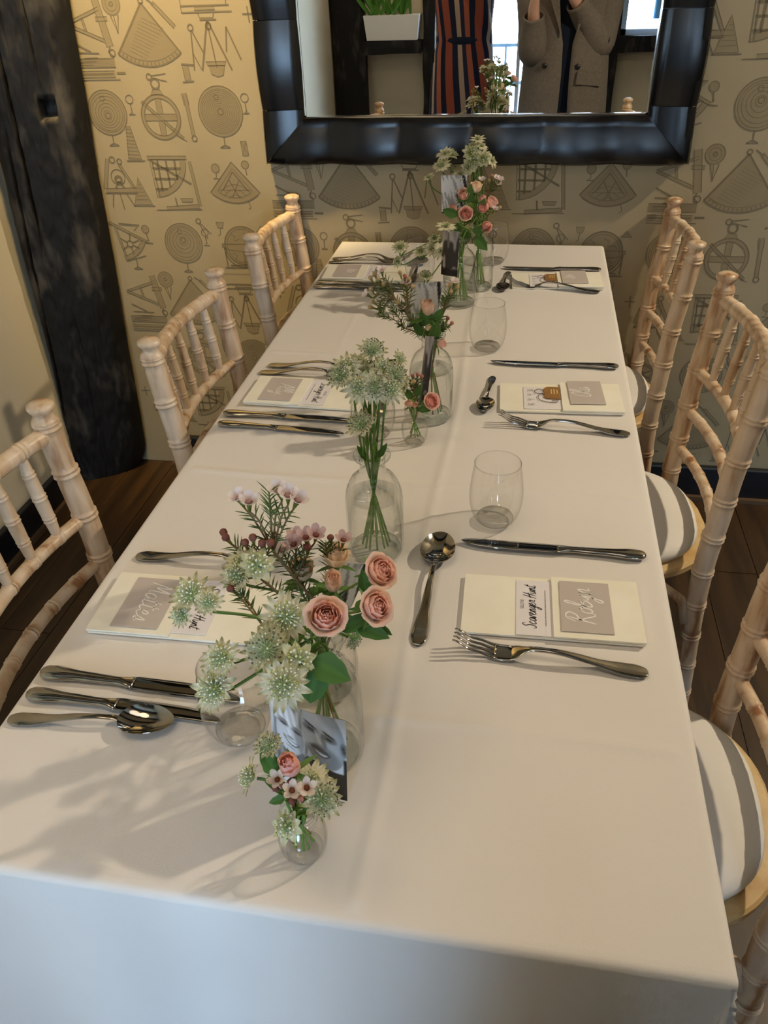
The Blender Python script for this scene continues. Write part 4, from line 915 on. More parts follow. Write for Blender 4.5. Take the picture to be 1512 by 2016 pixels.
# ------------------------------------------------------------------ black and white photo prints
M['photo'] = attr_mat('glossy_photo_print', rough=0.28, spec=0.5); M['photo_back'] = mat('photo_paper_back', srgb(226, 224, 224), rough=0.5)
def ell(u, v, c, r, rot=0.0):
    du, dv = u - c[0], v - c[1]; cs, sn = math.cos(rot), math.sin(rot); a, b = (du*cs + dv*sn)/r[0], (-du*sn + dv*cs)/r[1]
    return a*a + b*b
def blend(c, t, k): return c + (t - c)*max(0.0, min(1.0, k))
def soft(e, w=0.25): return max(0.0, min(1.0, (1 + w/2 - e)/w))
def couple(u, v):
    """woman on the left, man on the right, heads together, both smiling"""
    c = 0.80
    # woman: long pale hair, fringe, tilted face
    hair = soft(ell(u, v, (0.20, 0.56), (0.36, 0.56), -0.15), .12); c = blend(c, 0.66 + 0.16*math.sin(u*55 - v*10) + 0.06*math.sin(u*121 + v*7), hair)
    c = blend(c, 0.40 + 0.15*math.sin(u*60), 0.8*soft(ell(u, v, (0.12, 0.22), (0.20, 0.20), -.3), .5)); c = blend(c, 0.30, 0.8*soft(ell(u, v, (0.34, 0.24), (0.16, 0.10), -.5), .6))
    f = soft(ell(u, v, (0.27, 0.47), (0.185, 0.245), 0.30), .18); c = blend(c, 0.80 - 0.55*max(0, u - 0.30) - 0.30*max(0, 0.36 - v), f)
    c = blend(c, 0.52, f*soft(ell(u, v, (0.42, 0.42), (0.07, 0.20), 0.30), .9)*.7)
    c = blend(c, 0.88 + 0.10*math.sin(u*70 + v*14), soft(ell(u, v, (0.17, 0.72), (0.24, 0.13), -0.45), .4))
    for e in ((0.185, 0.585), (0.375, 0.525)):
        c = blend(c, 0.42, 0.8*soft(ell(u, v, (e[0], e[1] + .008), (0.080, 0.030), -0.30), .9)); c = blend(c, 0.06, soft(ell(u, v, e, (0.044, 0.010), -0.30), .9)); c = blend(c, 0.38, 0.8*soft(ell(u, v, (e[0], e[1] + .045), (0.070, 0.009), -0.34), .9))
    c = blend(c, 0.95, 0.6*soft(ell(u, v, (0.265, 0.495), (0.020, 0.06), 0.35), 1.0)); c = blend(c, 0.46, 0.8*soft(ell(u, v, (0.275, 0.435), (0.050, 0.014), -0.25), .9))
    c = blend(c, 0.30, soft(ell(u, v - 3.2*(u - .285)**2, (0.285, 0.366), (0.120, 0.026), -0.38), .5)); c = blend(c, 0.88, soft(ell(u, v - 3.2*(u - .285)**2, (0.287, 0.370), (0.092, 0.014), -0.38), .7)); c = blend(c, 0.55, 0.7*soft(ell(u, v, (0.27, 0.312), (0.07, 0.012), -0.35), .9))
    # man: close-cropped head, strong brows, beard shadow
    h = soft(ell(u, v, (0.715, 0.570), (0.255, 0.400), 0.34), .08); c = blend(c, 0.74 + 0.10*(v - .6) - 0.75*max(0, u - 0.80) - 0.25*max(0, 0.60 - u), h)
    c = blend(c, 0.50, 0.6*h*soft(ell(u, v, (0.85, 0.86), (0.30, 0.16), -0.7), .9))
    c = blend(c, 0.46, soft(ell(u, v, (0.975, 0.47), (0.050, 0.085), 0.25), .4)); c = blend(c, 0.24, soft(ell(u, v, (0.968, 0.47), (0.018, 0.05), 0.25), .6))
    for e, t in (((0.560, 0.640), -0.36), ((0.790, 0.560), -0.36)):
        c = blend(c, 0.40, 0.85*soft(ell(u, v, (e[0], e[1] + .006), (0.100, 0.042), t), .9)); c = blend(c, 0.05, soft(ell(u, v, (e[0] - .005, e[1] + .052), (0.088, 0.010), t - .1), .9)); c = blend(c, 0.04, soft(ell(u, v, e, (0.044, 0.011), t), .9))
    c = blend(c, 0.92, 0.7*soft(ell(u, v, (0.655, 0.540), (0.022, 0.105), 0.34), 1.0)); c = blend(c, 0.44, 0.75*soft(ell(u, v, (0.725, 0.515), (0.024, 0.085), 0.34), 1.0)); c = blend(c, 0.22, 0.85*soft(ell(u, v, (0.650, 0.445), (0.072, 0.018), -0.30), .9))
    c = blend(c, 0.42, 0.75*h*soft(ell(u, v, (0.695, 0.315), (0.235, 0.150), -0.30), .7)); c = blend(c, 0.20, 0.85*soft(ell(u, v, (0.672, 0.412), (0.130, 0.020), -0.34), .8))
    c = blend(c, 0.20, soft(ell(u, v - 3.0*(u - .68)**2, (0.680, 0.356), (0.128, 0.025), -0.38), .5)); c = blend(c, 0.87, soft(ell(u, v - 3.0*(u - .68)**2, (0.682, 0.360), (0.096, 0.0135), -0.38), .7)); c = blend(c, 0.58, 0.7*soft(ell(u, v, (0.66, 0.290), (0.075, 0.014), -0.30), .9)); c = blend(c, 0.62, 0.5*soft(ell(u, v, (0.645, 0.225), (0.07, 0.03), -0.3), .9))
    # dark jacket and collar
    edge = interp(u, [(0.40, .20), (0.50, .295), (0.62, .262), (0.74, .205), (0.86, .180), (1.0, .170)]); jk = smooth((edge - v)/0.02)*smooth((u - 0.47 + 0.30*(0.30 - v))/0.03); c = blend(c, 0.05 + 0.03*vnoise(u*8, v*8), jk)
    c = blend(c, 0.06, smooth((u - 0.955)/0.02)*smooth((0.37 - v)/0.04))
    return max(0.02, min(0.97, c))
def portrait2(u, v):
    """pale high-key print with dark strands"""
    c = 0.90 - 0.12*vnoise(u*4, v*3); k = vnoise(u*7 + v*2, v*2.2 + 3); c = blend(c, 0.10, smooth((k - 0.62)/0.10)); c = blend(c, 0.45, 0.7*smooth((vnoise(u*16 + v*5, v*4) - .66)/.1)); c = blend(c, 0.06, smooth((0.16 - v - 0.25*abs(u - .4))/.05))
    return c
def portrait3(u, v):
    """grey print, nearly edge-on"""
    c = 0.40 + 0.38*vnoise(u*6 + v*1.5, v*2 + 7); c = blend(c, 0.16, smooth((vnoise(u*5 + 4, v*3) - .58)/.12)); c = blend(c, 0.05, smooth((0.22 - v)/.1))
    return c
def photo(name, label, BL, BR, TL, fn, nu=30, nv=40, curl=0.0, tint=(1, 1, 1)):
    BL, BR, TL = Vector(BL), Vector(BR), Vector(TL); X, Yv = BR - BL, TL - BL; N = X.cross(Yv).normalized(); o = thing(name, label, 'photo', BL, 0, 'black and white photos among the vases')
    P = lambda u, v, d: X*u + Yv*v + N*(d + curl*math.sin(PI*u))
    def cc(u, v): k = fn(u, v); k = k**2.0; return (k*tint[0], k*tint[1], k*tint[2])
    g = G(); g.grid(lambda u, v: P(u, v, 0.00018), nu, nv, color=cc); g.build('print', M['photo'], o, usecol=True)
    g = G(); g.grid(lambda u, v: P(1 - u, v, -0.00018), 12, 2); g.build('paper_back', M['photo_back'], o)
photo('photo_print', 'black and white photo of a smiling couple, nearest the camera', (-0.046, 0.1225, TZ + 0.0015), (0.0270, 0.1045, TZ + 0.0015), (-0.0405, 0.1230, TZ + 0.1140), lambda u, v: couple(u, v - 0.17), 80, 110, 0.003, (0.97, 0.99, 1.03))
photo('photo_print', 'black and white photo standing behind the roses of front bouquet', (-0.0577, 0.3000, 0.8047), (-0.0174, 0.2920, 0.8137), (-0.0248, 0.3180, 0.8870), portrait2, 30, 40)
photo('photo_print', 'black and white photo seen nearly edge-on against the middle bottle', (0.0002, 0.8000, 0.8314), (0.0161, 0.7780, 0.8392), (0.0120, 0.8000, 0.9456), portrait3, 24, 36, 0.004, (1.05, .97, .97))
photo('photo_print', 'pale black and white photo standing up behind the peach rose', (-0.0328, 0.9000, 0.9154), (0.0166, 0.8950, 0.9236), (-0.0218, 0.9000, 0.9883), portrait2, 30, 40)
photo('photo_print', 'dark grey photo leaning in front of the far bottle', (-0.0212, 1.3150, 0.8651), (0.0145, 1.3000, 0.8656), (-0.0189, 1.3250, 0.9545), portrait3, 24, 36, 0.003, (1.05, .98, .96))
photo('photo_print', 'black and white photo standing tall behind the far astrantias', (-0.0320, 1.4250, 0.9605), (0.0226, 1.4250, 0.9610), (-0.0349, 1.4250, 1.0376), portrait2, 30, 40)


# ------------------------------------------------------------------ flowers
M['plant'] = attr_mat('plant', rough=0.55, spec=0.25)
M['petal'] = attr_mat('petal', rough=0.65, spec=0.15)
_m = M['petal']; _o = [n for n in _m.node_tree.nodes if n.type == 'OUTPUT_MATERIAL'][0]; _a = [n for n in _m.node_tree.nodes if n.type == 'ATTRIBUTE'][0]
_t = nd(_m, 'ShaderNodeBsdfTranslucent'); lk(_m, _a.outputs['Color'], _t.inputs['Color']); _x = nd(_m, 'ShaderNodeMixShader'); _x.inputs[0].default_value = 0.42     # petals let light through
lk(_m, bsdf(_m).outputs[0], _x.inputs[1]); lk(_m, _t.outputs[0], _x.inputs[2]); lk(_m, _x.outputs[0], _o.inputs['Surface'])
GREEN, DKG, STEM = srgb(98, 136, 58), srgb(64, 100, 40), srgb(114, 152, 70)
RED = srgb(132, 72, 62)
def mixc(a, b, t): return tuple(lerp(x, y, t) for x, y in zip(a, b))
def leaf_geo(g, M4, L, W, c1=DKG, c2=GREEN, fold=0.25, bend=0.25, serr=True):
    def fn(u, v):
        s = 2*u - 1; w = W/2*math.sin(PI*min(1, v**0.85*0.98 + 0.02))**0.8*(1 - 0.25*v)
        if serr and abs(s) > .9: w *= 1 + 0.07*math.sin(v*60)
        return (s*w, v*L, fold*abs(s)*w - bend*L*v*v)
    g.grid(fn, 6, 12, color=lambda u, v: mixc(c1, c2, 0.35 + 0.4*abs(2*u - 1) if abs(2*u - 1) > 0.1 else 0.9), M=M4)
def bract_mesh(L, W, tip, base, cup):
    g = G()
    def fn(u, v):
        s = 2*u - 1; w = W/2*(math.sin(PI*(0.12 + 0.88*v))**0.75); r = v*L
        return (math.cos(cup)*r - 0.0, s*w, math.sin(cup)*r + 0.0006*abs(s) + 0.0025*(v - v*v)*L/0.02 - 0.25*r*r/L*0.3)
    g.grid(fn, 2, 7, color=lambda u, v: mixc(base, tip, smooth((v - 0.72)/0.28)) if abs(2*u - 1) > .2 else mixc(base, tip, 0.25 + 0.75*smooth((v - 0.6)/0.4)))
    return g.mesh('bract', M['petal'], True, True)
CREAM, TIPG = srgb(246, 240, 212), srgb(150, 154, 92)
BR = {'std': bract_mesh(0.0205, 0.0068, TIPG, CREAM, 0.30), 'open': bract_mesh(0.0225, 0.0072, TIPG, srgb(248, 243, 220), 0.14), 'small': bract_mesh(0.0125, 0.0066, srgb(206, 210, 160), srgb(242, 240, 214), 0.22)}
def dome_mesh(R, n, cols, seed, ph=0.006):
    r_ = random.Random(seed); g = G(); g.ball((0, 0, 0), R*0.62, 10, 6, color=srgb(134, 152, 100), sq=(1, 1, 0.7))
    for i in range(n):
        t = (i + .5)/n; th = math.acos(1 - t*0.92); ph_ = i*2.39996; d = Vector((math.sin(th)*math.cos(ph_), math.sin(th)*math.sin(ph_), math.cos(th)*0.9)).normalized()
        L = R*0.62 + ph*r_.uniform(.7, 1.15); c = cols[r_.randrange(len(cols))]
        a = d*(R*0.5); b = d*L; e = Vector((r_.uniform(-1, 1), r_.uniform(-1, 1), r_.uniform(-1, 1)))*0.0006
        g.tube([a, b + e], [0.00042, 0.0003], 3, color=srgb(196, 206, 170), cap=False); g.ball(b + e, 0.00095, 5, 3, color=c)
    return g.mesh('floret_dome', M['plant'], True, True)
PINS1 = [srgb(236, 234, 204), srgb(206, 210, 146), srgb(176, 182, 104), srgb(244, 241, 220)]
PINS2 = [srgb(112, 112, 84), srgb(230, 228, 204), srgb(84, 84, 62), srgb(172, 172, 134)]
DOME = {'g': dome_mesh(0.0105, 70, PINS1, 1), 'd': dome_mesh(0.0125, 90, PINS2, 2, 0.0075), 's': dome_mesh(0.0065, 36, PINS1, 3, .004)}
def petal_mesh(r0, r1, h, flare, half, cin, cout, rim):
    """flare < 0 closes the petal over the heart, flare > 0 rolls its rim outwards"""
    g = G(); close = max(0.0, -flare); fl = max(0.0, flare)
    def fn(u, v):
        s = 2*u - 1; R = r0 + (r1 - r0)*math.sin(PI/2*min(1, v/0.62))**0.9; R -= close*max(0, (v - .5)/.5)**1.6; R += fl*max(0, (v - .60)/.40)**2
        ph = s*half*(math.sin(PI*(0.16 + 0.60*v))**0.7); R *= 1 - 0.06*s*s; R += 0.0007*math.sin(s*7 + r1*900)*v*v; z = h*(v**1.05)*(1 - 0.10*s*s*v) - fl*0.75*max(0, (v - .70)/.30)**2
        return (R*math.cos(ph), R*math.sin(ph), z)
    g.grid(fn, 8, 9, color=lambda u, v: mixc(mixc(cout, cin, v**0.8), rim, 0.6*smooth((v - .82)/.18)))
    return g.mesh('petal', M['petal'], True, True)
ROSEC = {'peach': (srgb(250, 216, 178), srgb(252, 236, 214), srgb(252, 232, 208)), 'pink': (srgb(250, 192, 174), srgb(252, 226, 208), srgb(252, 222, 206)), 'deep': (srgb(250, 180, 166), srgb(252, 214, 200), srgb(252, 214, 202)), 'blush': (srgb(250, 204, 176), srgb(252, 228, 206), srgb(252, 224, 202))}
RP = {}
def rose_set(key):
    if key in RP: return RP[key]
    kind, colr = key; cin, cout, rim = ROSEC[colr]; core = mixc(cin, srgb(246, 156, 134), 0.30)
    mx = lambda t: mixc(cin, cout, t)
    if kind == 'full': lay = [(2, .0006, .0024, .0246, -.0022, 2.0, core), (3, .001, .0044, .0246, -.0030, 1.5, core), (3, .0015, .0066, .0240, -.0030, 1.4, mixc(cin, core, .5)), (4, .002, .0088, .0232, -.0026, 1.25, cin), (5, .0022, .0112, .0222, -.0018, 1.1, mx(.2)), (5, .0025, .0136, .0208, .0004, 1.05, mx(.4)), (5, .003, .0156, .0186, .0050, 1.05, mx(.65))]
    elif kind == 'half': lay = [(2, .0006, .0024, .0272, -.0022, 2.0, core), (3, .001, .0044, .0272, -.0034, 1.5, core), (3, .0016, .0066, .0266, -.0034, 1.4, cin), (4, .002, .0088, .0258, -.0030, 1.25, mx(.2)), (4, .0026, .0110, .0246, -.0022, 1.2, mx(.4)), (4, .003, .0126, .0222, .0016, 1.1, mx(.6))]
    else: lay = [(2, .0006, .0022, .0248, -.0020, 2.0, core), (3, .001, .0040, .0246, -.0032, 1.5, core), (3, .0018, .0060, .0240, -.0034, 1.45, cin), (4, .0025, .0082, .0224, -.0026, 1.25, mx(.4)), (2, .0028, .0092, .0204, .0006, 1.15, mx(.6))]
    RP[key] = [(n, petal_mesh(r0, r1, h, fl, ha, ci, cout, rim)) for (n, r0, r1, h, fl, ha, ci) in lay]
    return RP[key]
def hip_mesh():
    g = G(); g.ball((0, 0, -0.0015), 0.0045, 10, 6, color=srgb(104, 136, 70), sq=(1, 1, 1.1))
    for i in range(5):
        a = 2*PI*i/5; Mx = Matrix.Rotation(a, 4, 'Z') @ Matrix.Translation((0.003, 0, 0)) @ Matrix.Rotation(-PI/2, 4, 'Z') @ Matrix.Rotation(0.25, 4, 'X')
        leaf_geo(g, Mx, 0.019, 0.0056, srgb(70, 104, 48), srgb(112, 146, 78), 0.2, 0.35, False)
    return g.mesh('calyx', M['plant'], True, True)
HIP = hip_mesh()
FARV = ('d', 'e', 'f', 'j2')
CACHE = {}
def combine(name, items, m):
    g = G()
    for me, Mx in items:
        ca = me.color_attributes['Col'].data
        g.add([v.co for v in me.vertices], [tuple(p.vertices) for p in me.polygons], [tuple(ca[i].color[:3]) for i in range(len(ca))], Mx)
    return g.mesh(name, m, True, True)
def rose_head(parent, pos, nrm, kind, colr, scale=1.0, spin=0.0, far=False):
    """bloom: calyx mesh carrying every petal as a child; far blooms are one mesh"""
    if far:
        key = ('r', kind, colr)
        if key not in CACHE:
            it = [(HIP, Matrix.Identity(4))]
            for li, (n, me) in enumerate(rose_set((kind, colr))): it += [(me, Matrix.Rotation(2*PI*i/n + li*0.83, 4, 'Z') @ Matrix.Translation((0, 0, 0.0005*li))) for i in range(n)]
            CACHE[key] = combine('bloom', it, M['petal'])
        return place('bloom', CACHE[key], parent, matrix=Matrix.Translation(pos) @ frame_to(nrm).to_4x4() @ Matrix.Rotation(spin, 4, 'Z') @ Matrix.Scale(scale, 4))
    R3 = frame_to(nrm).to_4x4(); b = place('bloom', HIP, parent, matrix=Matrix.Translation(pos) @ R3 @ Matrix.Rotation(spin, 4, 'Z') @ Matrix.Scale(scale, 4))
    for li, (n, me) in enumerate(rose_set((kind, colr))):
        for i in range(n):
            a = 2*PI*i/n + li*0.83 + rnd.uniform(-.12, .12); k = rnd.uniform(.94, 1.05)
            place('petal', me, b, matrix=Matrix.Rotation(a, 4, 'Z') @ Matrix.Translation((0, 0, 0.0005*li)) @ Matrix.Scale(k, 4))
    return b
def astrantia_head(parent, pos, nrm, kind='std', dome='g', scale=1.0, n=15, far=False):
    R3 = frame_to(nrm).to_4x4(); Mx = Matrix.Translation(pos) @ R3 @ Matrix.Scale(scale, 4)
    if far:
        key = ('a', kind, dome)
        if key not in CACHE: CACHE[key] = combine('bloom', [(DOME[dome], Matrix.Translation((0, 0, .002)))] + [(BR[kind], Matrix.Rotation(2*PI*i/n + rnd.uniform(-.08, .08), 4, 'Z') @ Matrix.Translation((.001, 0, -.001)) @ Matrix.Rotation(rnd.uniform(-.15, .12), 4, 'Y')) for i in range(n)], M['petal'])
        return place('bloom', CACHE[key], parent, matrix=Mx @ Matrix.Rotation(rnd.uniform(0, 6), 4, 'Z'))
    b = place('bloom', DOME[dome], parent, matrix=Mx @ Matrix.Translation((0, 0, 0.002)))
    for i in range(n):
        a = 2*PI*i/n + rnd.uniform(-.08, .08); k = rnd.uniform(.88, 1.08)
        place('bract', BR[kind], b, matrix=Matrix.Rotation(a, 4, 'Z') @ Matrix.Translation((0.001, 0, -0.003 + 0.0008*(i % 2))) @ Matrix.Rotation(rnd.uniform(-.15, .12), 4, 'Y') @ Matrix.Scale(k, 4))
    return b
def stem_path(base, neck, head, nrm, pull=0.25):
    base, neck, head, nrm = Vector(base), Vector(neck), Vector(head), Vector(nrm).normalized(); L = (head - neck).length
    return catmull([base, neck, neck.lerp(head, 0.5) + Vector((0, 0, 0.06*L)) - nrm*L*0.04, head - nrm*L*pull*0.6, head], 7)
VH = {'a': 0.148, 'b': 0.100, 'c': 0.148, 'd': 0.148, 'e': 0.148, 'f': 0.148, 'j1': 0.060, 'j2': 0.062}
def vase_pts(v, i):
    x, y = V[v]; h = VH[v]; r = 0.011 if h > 0.11 else (0.014 if h > 0.08 else 0.008); br = 0.018 if h > 0.08 else 0.009; a = i*2.4
    return (Vector((x - br*math.cos(a), y - br*math.sin(a), TZ + 0.014)), Vector((x + r*math.cos(a)*.8, y + r*math.sin(a)*.8, TZ + h*0.93)))
CNT = {}
def newstem(v):
    CNT[v] = CNT.get(v, 0) + 1; return vase_pts(v, CNT[v])
CAMDIR = lambda p: (CAMP - Vector(p)).normalized()
def orient(p, tilt):
    """tilt = (dx, dz_up, toward_camera): mixture of sideways, up and towards the viewer"""
    p = Vector(p); c = CAMDIR(p); return (Vector((1, 0, 0))*tilt[0] + Vector((0, 0, 1))*tilt[1] + c*tilt[2]).normalized()
def flower_rose(v, head, tilt, kind, colr, label, scale=1.0, leaves=2, lean=None, group='spray roses in the bud vases'):
    base, neck = newstem(v); head = Vector(head); n = orient(head, tilt); low = head - n*0.013*scale
    o = thing('spray_rose', label, 'rose', base, 0, group); B = Vector(base); P = stem_path(base, neck, low, n)
    g = G(); g.tube([p - B for p in P], 0.0012, 6, color=lambda t: mixc(STEM, srgb(110, 110, 60), t*.5)); g.build('stem', M['plant'], o, usecol=True)
    for i in range(leaves):
        p = P[int(len(P)*(0.52 + 0.20*i))]; d = Vector((math.cos(i*2.5 + CNT[v]), math.sin(i*2.5 + CNT[v])*0.7 - .3, 0.25)).normalized(); R3 = frame_to(Vector((0, 0, 1)), d)
        Mx = Matrix.Translation(p - B) @ Matrix(((d.cross(Vector((0, 0, 1))).normalized().x, d.x, 0, 0), (d.cross(Vector((0, 0, 1))).normalized().y, d.y, 0, 0), (0, d.z, 1, 0), (0, 0, 0, 1)))
        g = G(); leaf_geo(g, Mx, rnd.uniform(.022, .030)*scale, rnd.uniform(.013, .017)*scale); g.build('leaf', M['plant'], o, usecol=True)
    rose_head(o, low - B, n, kind, colr, scale, rnd.uniform(0, 6), v in FARV)
    return o
def flower_astrantia(v, heads, label, cat='astrantia', leaves=True, fork=0.55, group='astrantias in the bud vases', stemc=STEM):
    """heads: (pos, tilt, bract kind, dome, scale)"""
    base, neck = newstem(v); B = Vector(base); o = thing('astrantia', label, cat, base, 0, group)
    h0 = Vector(heads[0][0]); n0 = orient(h0, heads[0][1]); P = stem_path(base, neck, h0 - n0*0.004, n0)
    g = G(); g.tube([p - B for p in P], 0.0013, 6, color=lambda t: mixc(stemc, srgb(70, 92, 46), t)); J = P[int(len(P)*fork)]
    for (hp, tl, *_r) in heads[1:]:
        hp = Vector(hp); nn = orient(hp, tl); g.tube([p - B for p in catmull([J, J.lerp(hp, .6) + Vector((0, 0, .004)), hp - nn*0.004], 5)], 0.0010, 5, color=stemc)
    g.build('stem', M['plant'], o, usecol=True)
    if leaves:
        for i in range(3):
            a = i*2.1 + CNT[v]; d = Vector((math.cos(a), math.sin(a), 0.9)).normalized(); sx = d.cross(Vector((0, 0, 1))).normalized(); sz = sx.cross(d)
            Mx = Matrix.Translation(J - B) @ Matrix(((sx.x, d.x, sz.x, 0), (sx.y, d.y, sz.y, 0), (sx.z, d.z, sz.z, 0), (0, 0, 0, 1)))
            g = G(); leaf_geo(g, Mx, 0.016, 0.0055, srgb(74, 116, 44), srgb(110, 152, 70), 0.3, 0.2, False); g.build('leaf', M['plant'], o, usecol=True)
    for (hp, tl, kind, dome, sc) in heads:
        hp = Vector(hp); astrantia_head(o, hp - B, orient(hp, tl), kind, dome, sc, 9 if kind == 'small' else 15, v in FARV)
    return o
# waxflower pieces
def wax_mesh(openness, c_p, c_c):
    g = G(); g.tube([(0, 0, -0.0085), (0, 0, -0.0035), (0, 0, 0.0)], [0.0008, 0.0016, 0.0027], 7, color=lambda t: mixc(srgb(132, 150, 62), srgb(150, 120, 90), t*.5)); g.ball((0, 0, 0.0004), 0.0022, 7, 4, color=c_c, sq=(1, 1, .5))
    for i in range(5):
        a = 2*PI*i/5
        def fn(u, v):
            s = 2*u - 1; w = 0.0030*math.sin(PI*(0.18 + .72*v)); el = openness*v; r = 0.0022 + 0.0055*v*math.cos(el) ; z = 0.0055*v*math.sin(PI/2 - el)*.9 + .0006*s*s
            return (r*math.cos(a) - s*w*math.sin(a), r*math.sin(a) + s*w*math.cos(a), z)
        g.grid(fn, 3, 4, color=lambda u, v: mixc(mixc(c_p, c_c, .45), c_p, smooth(v*2)))
    return g.mesh('waxflower', M['petal'], True, True)
def bud_mesh(c):
    g = G(); g.tube([(0, 0, -0.008), (0, 0, -0.003), (0, 0, 0.0005)], [0.0007, 0.0014, 0.0026], 7, color=lambda t: mixc(srgb(140, 156, 66), c, t*.6)); g.ball((0, 0, 0.0012), 0.0029, 8, 5, color=c, sq=(1, 1, .9)); return g.mesh('bud', M['petal'], True, True)
WAX = {'w': wax_mesh(0.7, srgb(247, 236, 234), srgb(206, 164, 162)), 'p': wax_mesh(0.5, srgb(222, 194, 192), srgb(160, 96, 92)), 'cup': wax_mesh(0.12, srgb(244, 226, 212), srgb(140, 74, 56)), 'bud': bud_mesh(srgb(158, 104, 90)), 'gbud': bud_mesh(srgb(216, 190, 140)), 'pbud': bud_mesh(srgb(206, 142, 126))}
def needles(g, path, B, L=0.011, step=1, c1=srgb(66, 84, 42), c2=srgb(98, 116, 56)):
    for i in range(1, len(path) - 1, step):
        t = (path[i + 1] - path[i - 1]).normalized(); sd = t.cross(Vector((0, -.6, .8)));
        if sd.length < .1: continue
        sd.normalize()
        for s in (-1, 1):
            d = (t*0.75 + sd*s*0.75 + Vector((0, 0, rnd.uniform(-.2, .2)))).normalized(); p = path[i] - B; q = p + d*L*rnd.uniform(.75, 1.1)
            g.tube([p, p.lerp(q, .5) + t*0.0006, q], [0.0004, 0.00075, 0.00015], 4, color=mixc(c1, c2, rnd.random()), cap=False)
def flower_wax(v, tips, label, joint=None, needles_on=True, group='waxflower sprigs in the bud vases', scale=1.0, stemc=srgb(128, 108, 74)):
    """tips: list of (pos, kind, tilt)"""
    base, neck = newstem(v); B = Vector(base); o = thing('waxflower_sprig', label, 'waxflower', base, 0, group)
    C = sum((Vector(t[0]) for t in tips), Vector())/len(tips); J = Vector(joint) if joint is not None else neck.lerp(C, 0.55)
    P = catmull([base, neck, neck.lerp(J, .5), J], 8); g = G(); g.tube([p - B for p in P], 0.0011*scale, 6, color=stemc); gn = G()
    up = [p for p in P if p.z > neck.z + 0.004]
    if needles_on and len(up) > 3: needles(gn, up, B, .012*scale)
    for (tp, kind, tl) in tips:
        tp = Vector(tp); n = orient(tp, tl); Q = catmull([J, J.lerp(tp, .55) + Vector((0, 0, .003)), tp - n*0.009*scale], 6); g.tube([p - B for p in Q], 0.0007*scale, 5, color=stemc)
        if needles_on: needles(gn, Q[1:-2], B, .0105*scale, 2)
        if kind: place('bud' if 'bud' in kind else 'flower', WAX[kind], o, matrix=Matrix.Translation(tp - B) @ frame_to(n).to_4x4() @ Matrix.Scale(scale, 4))
        else: needles(gn, catmull([J.lerp(tp, .5), tp], 8), B, .010*scale); g.tube([J.lerp(tp, .5) - B, tp - B], 0.0006*scale, 5, color=srgb(90, 104, 50))
    g.build('stem', M['plant'], o, usecol=True)
    if gn.v: tag(gn.build('needle_leaves', M['plant'], o, usecol=True), kind='stuff')
    return o
def foliage(v, leaves, label, group='rose leaves in the bud vases'):
    """leaves: (pos of leaf base, direction, length, width)"""
    base, neck = newstem(v); B = Vector(base); o = thing('leaf_spray', label, 'leaves', base, 0, group); g = G()
    C = Vector(leaves[0][0]); P = stem_path(base, neck, C, Vector((0, 0, 1))); g.tube([p - B for p in P], 0.0011, 6, color=STEM); J = P[-4]
    for (p, d, L, W) in leaves[1:]: g.tube([J - B, Vector(p) - B], 0.0008, 5, color=STEM)
    g.build('stem', M['plant'], o, usecol=True)
    for (p, d, L, W) in leaves:
        d = Vector(d).normalized(); sx = d.cross(CAMDIR(p)).normalized(); sz = sx.cross(d)
        Mx = Matrix.Translation(Vector(p) - B) @ Matrix(((sx.x, d.x, sz.x, 0), (sx.y, d.y, sz.y, 0), (sx.z, d.z, sz.z, 0), (0, 0, 0, 1)))
        g = G(); leaf_geo(g, Mx, L, W, srgb(52, 86, 34), srgb(80, 116, 50), .2, .12); g.build('leaf', M['plant'], o, usecol=True)
FC, UP = (0, .25, 1.0), (0, 1, .25)
# ---- front bouquet
flower_rose('b', (-0.0344, 0.2320, 0.9451), (0, 1.0, .45), 'half', 'peach', 'upright peach rose on the left of the front bouquet', .92)
flower_rose('b', (-0.0026, 0.2450, 0.9546), (.1, 1.0, .2), 'half', 'peach', 'pale apricot rose at the back of the front bouquet', .92)
flower_rose('b', (0.0008, 0.2150, 0.9496), (.1, 1.0, .35), 'bud', 'blush', 'small peach rosebud between the other front roses', .95)
flower_rose('b', (0.0467, 0.2050, 0.9756), (.75, .55, .55), 'full', 'pink', 'pink rose leaning right at the top of the front bouquet', .86)
flower_rose('b', (0.0497, 0.1650, 0.9707), (.75, .35, .75), 'full', 'pink', 'pink and cream rose lowest on the right of front bouquet', .86)
flower_rose('a', (0.0166, 0.1300, 0.9875), (.12, .55, 1.0), 'full', 'pink', 'open pink rose facing the camera at the heart of front bouquet', .88)
flower_astrantia('a', [((-0.0148, 0.1250, 0.9882), FC, 'open', 'g', 1.0)], 'large cream astrantia facing the camera left of the open pink rose')
flower_astrantia('a', [((-0.0233, 0.0980, 0.9771), (-.25, .5, .8), 'std', 'd', 1.05)], 'dark-domed astrantia in the middle of the front bouquet')
flower_astrantia('a', [((-0.0044, 0.0720, 0.9702), (0, -.1, 1.0), 'open', 'g', 1.0)], 'cream astrantia hanging over the top of the couple photo')
flower_astrantia('a', [((0.0024, 0.0920, 0.9757), (.1, .3, 1.0), 'small', 's', 1.25)], 'small eight-petalled cream astrantia above the green leaves')
flower_astrantia('a', [((-0.0881, 0.1200, 1.0068), (-.4, .7, .5), 'std', 'g', .95), ((-0.0720, 0.1120, 1.0088), (.1, .5, .9), 'std', 'g', .62), ((-0.0940, 0.1080, 0.9957), (-.5, .0, .7), 'std', 'g', .58)], 'pale green astrantia trio reaching left over the Mattes napkin', fork=.93)
